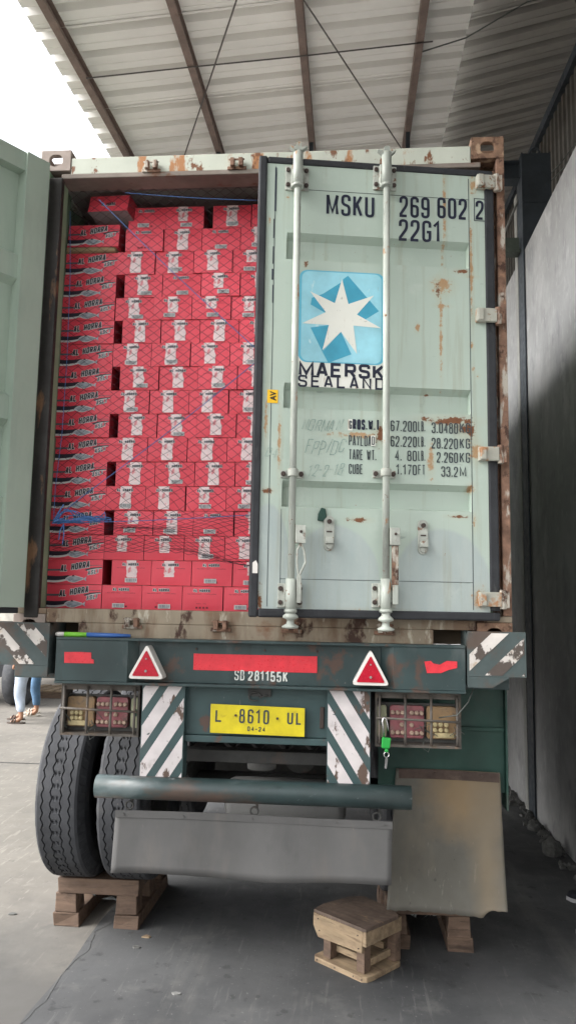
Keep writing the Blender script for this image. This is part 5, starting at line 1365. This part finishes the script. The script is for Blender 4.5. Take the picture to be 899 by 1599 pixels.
# ================================================================== LOOSE THINGS
# padlock with its keys, hung on the right lamp cage
q = onY(602, 1122, -.075)
pl = thing('padlock', (q.x, q.y, onY(602,1193,-.075).z), 'green covered padlock with key hanging from the right lamp cage', 'padlock')
b = MB(); z0 = onY(600,1168,-.075).z; z1 = onY(600,1152,-.075).z
b.prism([(q.x-.020,z0),(q.x+.018,z0-.002),(q.x+.024,z1),(q.x-.018,z1+.002)], -.088, -.062); b.build('lock_body', K['lock_green'], pl, bevel=.005)
b = MB(); zt = onY(600,1123,-.075).z
b.tube([(q.x-.008,-.075,z1),(q.x-.016,-.075,zt-.01),(q.x-.013,-.073,zt+.002),(q.x-.005,-.072,zt+.006),(q.x+.002,-.073,zt),(q.x+.012,-.075,z1+.03)], .0042, 8); b.build('shackle', K['chrome'], pl)
b = MB(); b.prism([(q.x-.006,z0-.018),(q.x+.012,z0-.018),(q.x+.010,z0-.001),(q.x-.003,z0-.001)], -.084, -.066); b.build('key_cap', K['lock_green'], pl, bevel=.004)
b = MB(); b.tube([(q.x+.003+.012*math.cos(R(a)),-.075,z0-.030+.012*math.sin(R(a))) for a in range(0,360,40)], .0025, 6, closed=True); b.prism([(q.x-.006,z0-.09),(q.x+.004,z0-.092),(q.x+.010,z0-.045),(q.x-.002,z0-.043)], -.078, -.074); b.build('key', K['chrome'], pl)
# wrapped stick lying on the rear beam
A, B_ = onY(87,996,-.06), onY(205,997,-.04)
st = thing('wrapped_stick', (A.x, -.06, bm1), 'green and blue plastic wrapped stick lying on top of the rear beam', 'stick')
A = Vector((A.x,-.06,bm1+.012)); Bv = Vector((B_.x,-.05,bm1+.010))
b = MB(); b.tube([A, A.lerp(Bv,.03), A.lerp(Bv,.12)], [.008,.011,.011], 10); b.build('tip', K['white_rim'], st)
b = MB(); b.tube([A.lerp(Bv,.1205), A.lerp(Bv,.42)], .0115, 10); b.build('green_sleeve', K['lime'], st)
b = MB(); b.tube([A.lerp(Bv,.4205), A.lerp(Bv,.7), Bv], [.0115,.0115,.008], 10); b.build('blue_sleeve', K['blue_pl'], st)

# timber stands under the wheels
def jit_box(b, x0, x1, y0, y1, z0, z1, s=.0055):
    p = []
    for zz in (z0, z1):
        for (xx, yy) in ((x0,y0),(x1,y0),(x1,y1),(x0,y1)):
            p.append((xx+random.uniform(-s,s), yy+random.uniform(-s,s), zz+(random.uniform(-s,s)*.4 if zz > .01 else 0)))
    b.hexa(p)
def pallet(x0, x1, y0, y1, label, film):
    t = thing('pallet', ((x0+x1)/2, (y0+y1)/2, 0), label, 'pallet', 'timber stands under the trailer wheels')
    zt, zm, zl = .264, .178, .074
    w = x1-x0
    b = MB(); jit_box(b, x0+.006, x1, y0, y0+.12, zm+.001, zt)
    b.build('deck_beam', K['wood'], t, bevel=.004)
    for k in range(1, 4):
        b = MB(); ya = y0+.13+(y1-y0-.13)*(k-1)/3; jit_box(b, x0, x1, ya+.005, ya+(y1-y0-.13)/3-.01, zm+.02, zt-.002); b.build('deck_board', K['wood_dk'], t, bevel=.003)
    for xa, xb in ((x0-.004, x0+.118), (x1-.125, x1-.008)):
        for ya in (y0+.004, (y0+y1)/2-.06, y1-.13):
            b = MB(); jit_box(b, xa, xb, ya, ya+.12, zl+.001, zm); b.build('block', K['wood'], t, bevel=.004)
        b = MB(); jit_box(b, xa-.008, xb+.016, y0+.0, y1, 0, zl); b.build('bottom_board', K['wood'], t, bevel=.004)
    if film:
        b = MB()
        for i in range(26):
            p = Vector((x0+.15+random.random()*(w-.30), y0+.16+random.uniform(-.03,.05), zm-.035+random.uniform(-.03,.03)))
            b.face([p+Vector((random.uniform(-.05,.05),random.uniform(-.03,.03),random.uniform(-.02,.02))) for _ in range(3)])
        b.build('wrapping_film', K['film'], t, recalc=False)
    return t
xa, xb = onY(90,1374,.72).x, onY(217,1374,.72).x
pallet(xa, xb, .72, 1.42, 'brown timber pallet stand under the left twin wheels', True)
xa, xb = onY(626,1440,.66).x, onY(736,1440,.66).x
pallet(xa-.09, xb, .66, 1.42, 'brown timber pallet stand half hidden behind the muddy rubber flap', True)

# step stool
C0, C1, C2 = Vector((.276,.474)), Vector((.548,.251)), Vector((.726,.528))
ex = (C1-C0).normalized(); ang = math.atan2(ex.y, ex.x); LXs = (C1-C0).length; LYs = (C2-C1).length
stl = thing('step_stool', (C0.x, C0.y, 0), 'small handmade wooden step stool standing on the floor behind the trailer', 'stool'); stl.rotation_euler = (0,0,ang)
def stb(name, m, f, bevel=.003):
    b = MB(); f(b); return b.build(name, m, stl, local=True, bevel=bevel)
def base(b):
    P = [(.012,.0),(LXs-.03,-.004),(LXs-.008,.012),(LXs,.04),(LXs+.005,LYs-.06),(LXs-.05,LYs+.0),(.05,LYs),(.0,LYs-.04),(-.003,.02)]
    v = [b.bm.verts.new((x,y,0)) for x,y in P]; u = [b.bm.verts.new((x,y,.026)) for x,y in P]
    b.bm.faces.new(list(reversed(v))); b.bm.faces.new(u)
    for i in range(len(P)): j=(i+1)%len(P); b.bm.faces.new((v[i],v[j],u[j],u[i]))
stb('base_board', K['wood_lt'], base)
HT = .258
for (x, y) in ((.045,.03),(LXs-.088,.028),(LXs-.06,LYs-.085),(.05,LYs-.085)):
    stb('leg', K['wood'], lambda b, x=x, y=y: jit_box(b, x, x+.052, y, y+.05, .0265, HT-.042, .003))
for f in (lambda b: jit_box(b, .098, LXs-.09, LYs-.075, LYs-.055, .06, .095, .002), lambda b: jit_box(b, LXs-.052, LXs-.034, .08, LYs-.088, .05, .085, .002), lambda b: jit_box(b, .098, LXs-.09, .07, .088, .055, .085, .002)):
    stb('stretcher', K['wood_lt'], f)
def apron(b):
    P = [(-.004,HT-.085),(.02,HT-.122),(.03,HT-.135),(LXs-.035,HT-.128),(LXs-.028,HT-.045),(LXs-.03,HT-.024),(-.004,HT-.024)]
    b.prism(P, .004, .026)
stb('apron', K['wood_lt'], apron)
stb('apron', K['wood_lt'], lambda b: jit_box(b, LXs-.0275, LXs-.006, .002, LYs-.03, HT-.092, HT-.023, .002))
stb('apron', K['wood_lt'], lambda b: jit_box(b, -.003, .016, .028, LYs-.03, HT-.09, HT-.025, .002))
stb('apron', K['wood_lt'], lambda b: jit_box(b, .017, LXs-.03, LYs-.04, LYs-.02, HT-.09, HT-.025, .002))
def topb(b):
    P = [(.0,.004),(LXs-.03,-.004),(LXs-.004,.0),(LXs+.0,.06),(LXs+.004,LYs-.07),(LXs-.07,LYs-.012),(.06,LYs+.01),(.01,LYs-.05),(-.02,.10)]
    v = [b.bm.verts.new((x,y,HT-.022+random.uniform(-.002,.002))) for x,y in P]; u = [b.bm.verts.new((x,y,HT-.006+random.uniform(-.003,.004))) for x,y in P]
    b.bm.faces.new(list(reversed(v))); b.bm.faces.new(u)
    for i in range(len(P)): j=(i+1)%len(P); b.bm.faces.new((v[i],v[j],u[j],u[i]))
stb('step_top', K['wood_dirty'], topb)
def nails(b):
    for x, z in ((.03,HT-.045),(.04,HT-.10),(LXs-.06,HT-.05),(LXs-.055,HT-.11)): b.tube([(x,.0035,z),(x,.001,z)], .0035, 6)
    for x in (.03,.15,.27,LXs-.03): b.tube([(x,.0,.014),(x,-.004,.014)], .004, 6)
stb('nail', K['bolt'], nails, 0)

# shoes by the wall at the right edge
def shoe(loc, rz, upper, label, stripes):
    t = thing('shoe', loc, label, 'shoe'); t.rotation_euler = (0,0,rz)
    L = .27; N = 14
    def outline(s, k=1.): 
        return (.045+.012*math.sin(s*math.pi*1.2+.3))*k*min(1, math.sqrt(max(0, s)*7))*min(1, math.sqrt(max(0, (1-s))*6))
    b = MB(); V = []
    for i in range(N+1):
        s = i/N; w = max(.004, outline(s)); V.append([(s*L, -w, 0), (s*L, w, 0), (s*L, w, .024), (s*L, -w, .024)])
    for A, Bq in zip(V, V[1:]): b.hexa([A[0],Bq[0],Bq[1],A[1],A[3],Bq[3],Bq[2],A[2]])
    b.build('sole', K['shoe_w'], t, local=True)
    b = MB(); b.use(upper); rings = []
    for i in range(N+1):
        s = i/N; w = max(.003, outline(s)*.93); h = .024 + (.035+.075*min(1, max(0,(s-.22)/.4)))*min(1, math.sqrt(s*9))*(1 if s < .97 else .8)
        rings.append([b.bm.verts.new((s*L, w*math.cos(R(a)), .0245+(h-.024)*math.sin(R(a))**.8)) for a in range(0,181,20)])
    for A, Bq in zip(rings, rings[1:]):
        for k in range(len(A)-1):
            f = b.bm.faces.new((A[k],A[k+1],Bq[k+1],Bq[k])); f.smooth = True; f.material_index = 0
    b.bm.faces.new(rings[-1]); 
    b.build('upper', None, t, local=True)
    if stripes:
        b = MB()
        for s0 in (.34,.50,.66):
            pr = None
            for a in range(0,181,15):
                s = s0+.10*math.sin(R(a)); w = outline(s)*.96+.002; h = (.035+.075*min(1, max(0,(s-.22)/.4)))+.003
                q = Vector((s*L, w*math.cos(R(a)), .0245+h*max(0,math.sin(R(a)))**.8)); q2 = q+Vector((.018,0,0))
                if pr: b.face([pr[0], q, q2, pr[1]])
                pr = (q, q2)
        b.build('stripe', K['shoe_w'], t, local=True, recalc=False)
    return t
shoe((1.835, 1.50, 0), R(-8), K['shoe_b'], 'black shoe with pale stripes standing beside the plaster wall', True)
shoe((1.745, .985, 0), R(-12), K['shoe_n'], 'dark navy shoe at the right picture edge, nearer the camera', False)
# small litter on the floor
for i, (px, py, lb) in enumerate(((229,1464,'pale yellow scrap of litter on the floor right of the left pallet'),(276,1553,'tiny pale scrap on the floor left of the wooden stool'),(20,1428,'dark flattened scrap on the pale floor left of the pallet'),(213,1480,'grey flat scrap on the floor below the left pallet'))):
    p = onZ(px, py, 0); b = MB(); n = 7
    ring = [(p.x+(.018+.012*random.random())*math.cos(2*math.pi*k/n), p.y+(.012+.008*random.random())*math.sin(2*math.pi*k/n), .004+.004*random.random()) for k in range(n)]
    vb = [b.bm.verts.new((x,y,.0005)) for x,y,z in ring]; vt = [b.bm.verts.new(v) for v in ring]; b.bm.faces.new(list(reversed(vb))); b.bm.faces.new(vt)
    for k in range(n): b.bm.faces.new((vb[k], vb[(k+1)%n], vt[(k+1)%n], vt[k]))
    tag(b.build('litter', (K['wood_lt'], K['grey_tank'], K['stone'], K['stone'])[i]), lb, 'litter')

# ================================================================== PEOPLE in the yard
def skin_mesh(verts, edges, radii, root, lvl=2):
    me = bpy.data.meshes.new('s'); me.from_pydata([tuple(v) for v in verts], edges, []); ob = bpy.data.objects.new('s', me); COL.objects.link(ob)
    sk = ob.modifiers.new('skin', 'SKIN'); sk.use_smooth_shade = True; sd = ob.modifiers.new('sub', 'SUBSURF'); sd.levels = lvl; sd.render_levels = lvl
    for i, r in enumerate(radii):
        d = me.skin_vertices[0].data[i]; d.radius = r if isinstance(r, tuple) else (r, r); d.use_root = (i == root)
    dg = bpy.context.evaluated_depsgraph_get(); dg.update()
    out = bpy.data.meshes.new_from_object(ob.evaluated_get(dg)); bpy.data.objects.remove(ob); bpy.data.meshes.remove(me); return out
def person(loc, face, fa, fb, trousers, shirt, sandal, label):
    """local: facing +x, feet at fa, fb (x, y); 1.66 m tall"""
    t = None
    hip = Vector(((fa[0]+fb[0])/2, (fa[1]+fb[1])/2, .88))
    ank = [Vector((fa[0], fa[1], .085)), Vector((fb[0], fb[1], .085))]
    hp = [hip+Vector((0, (-.085 if fa[1] < fb[1] else .085), -.02)), hip+Vector((0, (.085 if fa[1] < fb[1] else -.085), -.02))]
    kn = [a.lerp(h, .5)+Vector((.035,0,.0)) for a, h in zip(ank, hp)]
    V = [hip, hip+Vector((0,0,.20)), hip+Vector((.0,0,.42)), hip+Vector((.0,0,.52)), hip+Vector((.02,0,.60)), hip+Vector((.03,0,.70)), hip+Vector((.02,0,.775))]
    r = [(.14,.11), (.12,.10), (.15,.11), (.06,.06), (.055,.055), (.085,.075), (.06,.06)]
    E = [(i, i+1) for i in range(6)]
    for i in (0, 1):
        n = len(V); V += [hp[i], kn[i], ank[i].lerp(kn[i],.55), ank[i], ank[i]+Vector((.06,0,-.045)), ank[i]+Vector((.16,0,-.058))]
        r += [.085, .056, .054, .034, .036, (.022,.042)]; E += [(0,n),(n,n+1),(n+1,n+2),(n+2,n+3),(n+3,n+4),(n+4,n+5)]
    for s in (-1, 1):
        n = len(V); V += [hip+Vector((0,s*.17,.49)), hip+Vector((-.01,s*.215,.22)), hip+Vector((.06,s*.22,.0)), hip+Vector((.08,s*.215,-.09))]
        r += [.055, .042, .030, (.022,.036)]; E += [(2,n),(n,n+1),(n+1,n+2),(n+2,n+3)]
    me = skin_mesh(V, E, r, 0)
    t = bpy.data.objects.new('person', me); COL.objects.link(t); me.materials.append(K['skin'])
    t.location = loc; t.rotation_euler = (0,0,face); tag(t, label, 'person')
    TV = [hip+Vector((0,0,.10)), hip]; TR_ = [(.150,.12), (.155,.125)]; TE = [(0,1)]
    for i in (0, 1):
        n = len(TV); TV += [hp[i]+Vector((0,0,-.06)), kn[i]+Vector((0,0,.06)), kn[i]+Vector((.004,0,-.06)), ank[i].lerp(kn[i],.42), ank[i]+Vector((.0,0,.065))]; TR_ += [.100, .079, .076, .070, .064]; TE += [(1,n),(n,n+1),(n+1,n+2),(n+2,n+3),(n+3,n+4)]
    m2 = skin_mesh(TV, TE, TR_, 0)
    for v in m2.vertices: v.co += Vector((mnoise.noise(v.co*9), mnoise.noise(v.co*9+Vector((5,0,0))), 0))*.010
    o = bpy.data.objects.new('trousers', m2); COL.objects.link(o); o.parent = t; m2.materials.append(trousers)
    SV = [hip+Vector((0,0,.06)), hip+Vector((0,0,.22)), hip+Vector((0,0,.42)), hip+Vector((0,0,.50))]; SR = [(.165,.13),(.150,.122),(.168,.125),(.09,.08)]; SE = [(0,1),(1,2),(2,3)]
    for s in (-1, 1): n = len(SV); SV += [hip+Vector((0,s*.17,.49)), hip+Vector((-.006,s*.205,.30))]; SR += [.075,.062]; SE += [(2,n),(n,n+1)]
    m3 = skin_mesh(SV, SE, SR, 0); o = bpy.data.objects.new('shirt', m3); COL.objects.link(o); o.parent = t; m3.materials.append(shirt)
    b = MB(); bmesh.ops.create_icosphere(b.bm, subdivisions=3, radius=1)
    for v in list(b.bm.verts): v.co = Vector((v.co.x*.098-.012, v.co.y*.088, v.co.z*.10)) + hip + Vector((.02,0,.725))
    bmesh.ops.delete(b.bm, geom=[v for v in b.bm.verts if v.co.z < hip.z+.70 and v.co.x > hip.x-.02], context='VERTS')
    b.build('hair', K['hair'], t, local=True)
    for a in ank:
        b = MB(); pr = None
        for i in range(9):
            s = i/8; x = a.x-.06+.27*s; w = .045*min(1,math.sqrt(s*6+.15))*min(1,math.sqrt((1-s)*5+.12))
            q = [(x,a.y-w,.001),(x,a.y+w,.001),(x,a.y+w,.022),(x,a.y-w,.022)]
            if pr: b.hexa([pr[0],q[0],q[1],pr[1],pr[3],q[3],q[2],pr[2]])
            pr = q
        for x in (.09, .13): b.tube([(a.x+x,a.y-.042,.02),(a.x+x-.01,a.y-.034,.055),(a.x+x-.015,a.y,.068),(a.x+x-.01,a.y+.034,.055),(a.x+x,a.y+.042,.02)], .012, 6)
        b.build('sandal', sandal, t, local=True)
def lo_(face, wx, wy): return (wx*math.cos(-face)-wy*math.sin(-face), wx*math.sin(-face)+wy*math.cos(-face))
person((-4.46, 7.70, 0), math.pi*1.02, lo_(math.pi*1.02,.06,-.16), lo_(math.pi*1.02,-.10,.19), K['denim_lt'], K['cloth_w'], K['sandal_b'], 'person in washed pale jeans and brown sandals standing in the yard at left')
person((-4.53, 8.42, 0), math.pi*1.1, lo_(math.pi*1.1,.055,-.14), lo_(math.pi*1.1,-.08,.18), K['denim_dk'], K['cloth_b'], K['sandal_w'], 'person in darker blue jeans and cream sandals behind the pale jeans')

# ================================================================== YARD BACKGROUND
trk = thing('parked_truck', (-6.5, 11.5, 0), 'dark parked lorry with pale load bed at the far left of the yard', 'truck')
b = MB(); b.box(-7.75, -5.22, 9.4, 14.6, 1.45, 1.62); b.box(-7.75, -7.70, 9.4, 14.6, 1.6205, 2.5); b.box(-5.27, -5.22, 9.4, 14.6, 1.6205, 2.5); b.box(-7.6995, -5.2705, 9.4, 9.45, 1.6205, 2.5)
for y in (9.39, 11.0, 12.6, 14.5): b.box(-5.219, -5.17, y, y+.08, 1.45, 2.52)
b.build('load_bed', K['truck_bed'], trk, bevel=.006)
b = MB(); b.box(-7.3, -5.4, 9.45, 16.5, .85, 1.44); b.box(-5.395, -5.15, 9.25, 10.2, .55, 1.30); b.box(-7.6,-5.15,9.2,9.24,.5,1.2); b.build('chassis', K['truck_dk'], trk, bevel=.01)
b = MB(); b.box(-7.65, -5.35, 15.0, 16.9, .8, 2.9); b.build('cab', K['truck_cab'], trk, bevel=.08)
for y in (9.55+.0, 15.6):
    for x in (-7.3, -5.32):
        b = MB(); b.lathe([(-.14,.25),(-.15,.42),(-.13,.48),(.13,.48),(.15,.42),(.14,.25),(.08,.24),(.05,.08)], (x,y,.48), 'x', 28); b.build('wheel', K['tyre'], trk)
fp = thing('pallet', (-5.1, 11.0, 0), 'low wooden pallet lying far off in the yard beyond the pale jeans', 'pallet')
for z, m in ((.11, K['wood_lt']), (.0, K['wood'])):
    for k in range(6 if z else 3):
        b = MB()
        if z: b.box(-5.7+.21*k, -5.7+.21*k+.15, 10.5, 11.6, .112, .135)
        else: b.box(-5.7, -4.5, 10.5+.48*k, 10.6+.48*k, 0, .11)
        b.build('board', m, fp)
b = MB(); b.box(-45, -2.4, 26, 26.2, 0, 4.2); b.box(-45,-2.4,25.95,26.25,4.203,4.32)
tag(b.build('yard_wall', K['bg_wall']), 'pale yard boundary wall far behind the parked lorry', 'wall')

nb = thing('added_building', (5.5, -13, 0), 'unseen plain grey building added behind the camera to block light', 'added_building')  # unseen building added to block front light and darken the right side
b = MB(); b.box(.2, 12, -17, -9.2, 0, 7.5); b.build('wall', K['clad'], nb)  # wall of the added light-blocking building
b = MB(); b.box(-.1, 12.3, -17.3, -8.9, 7.503, 7.65); b.build('roof', K['roof_dk'], nb)  # roof of the added light-blocking building
b = MB(); b.box(2.5, 6.5, -9.198, -9.12, 0, 4.4); b.build('blocker_door', K['roof_dk'], nb)
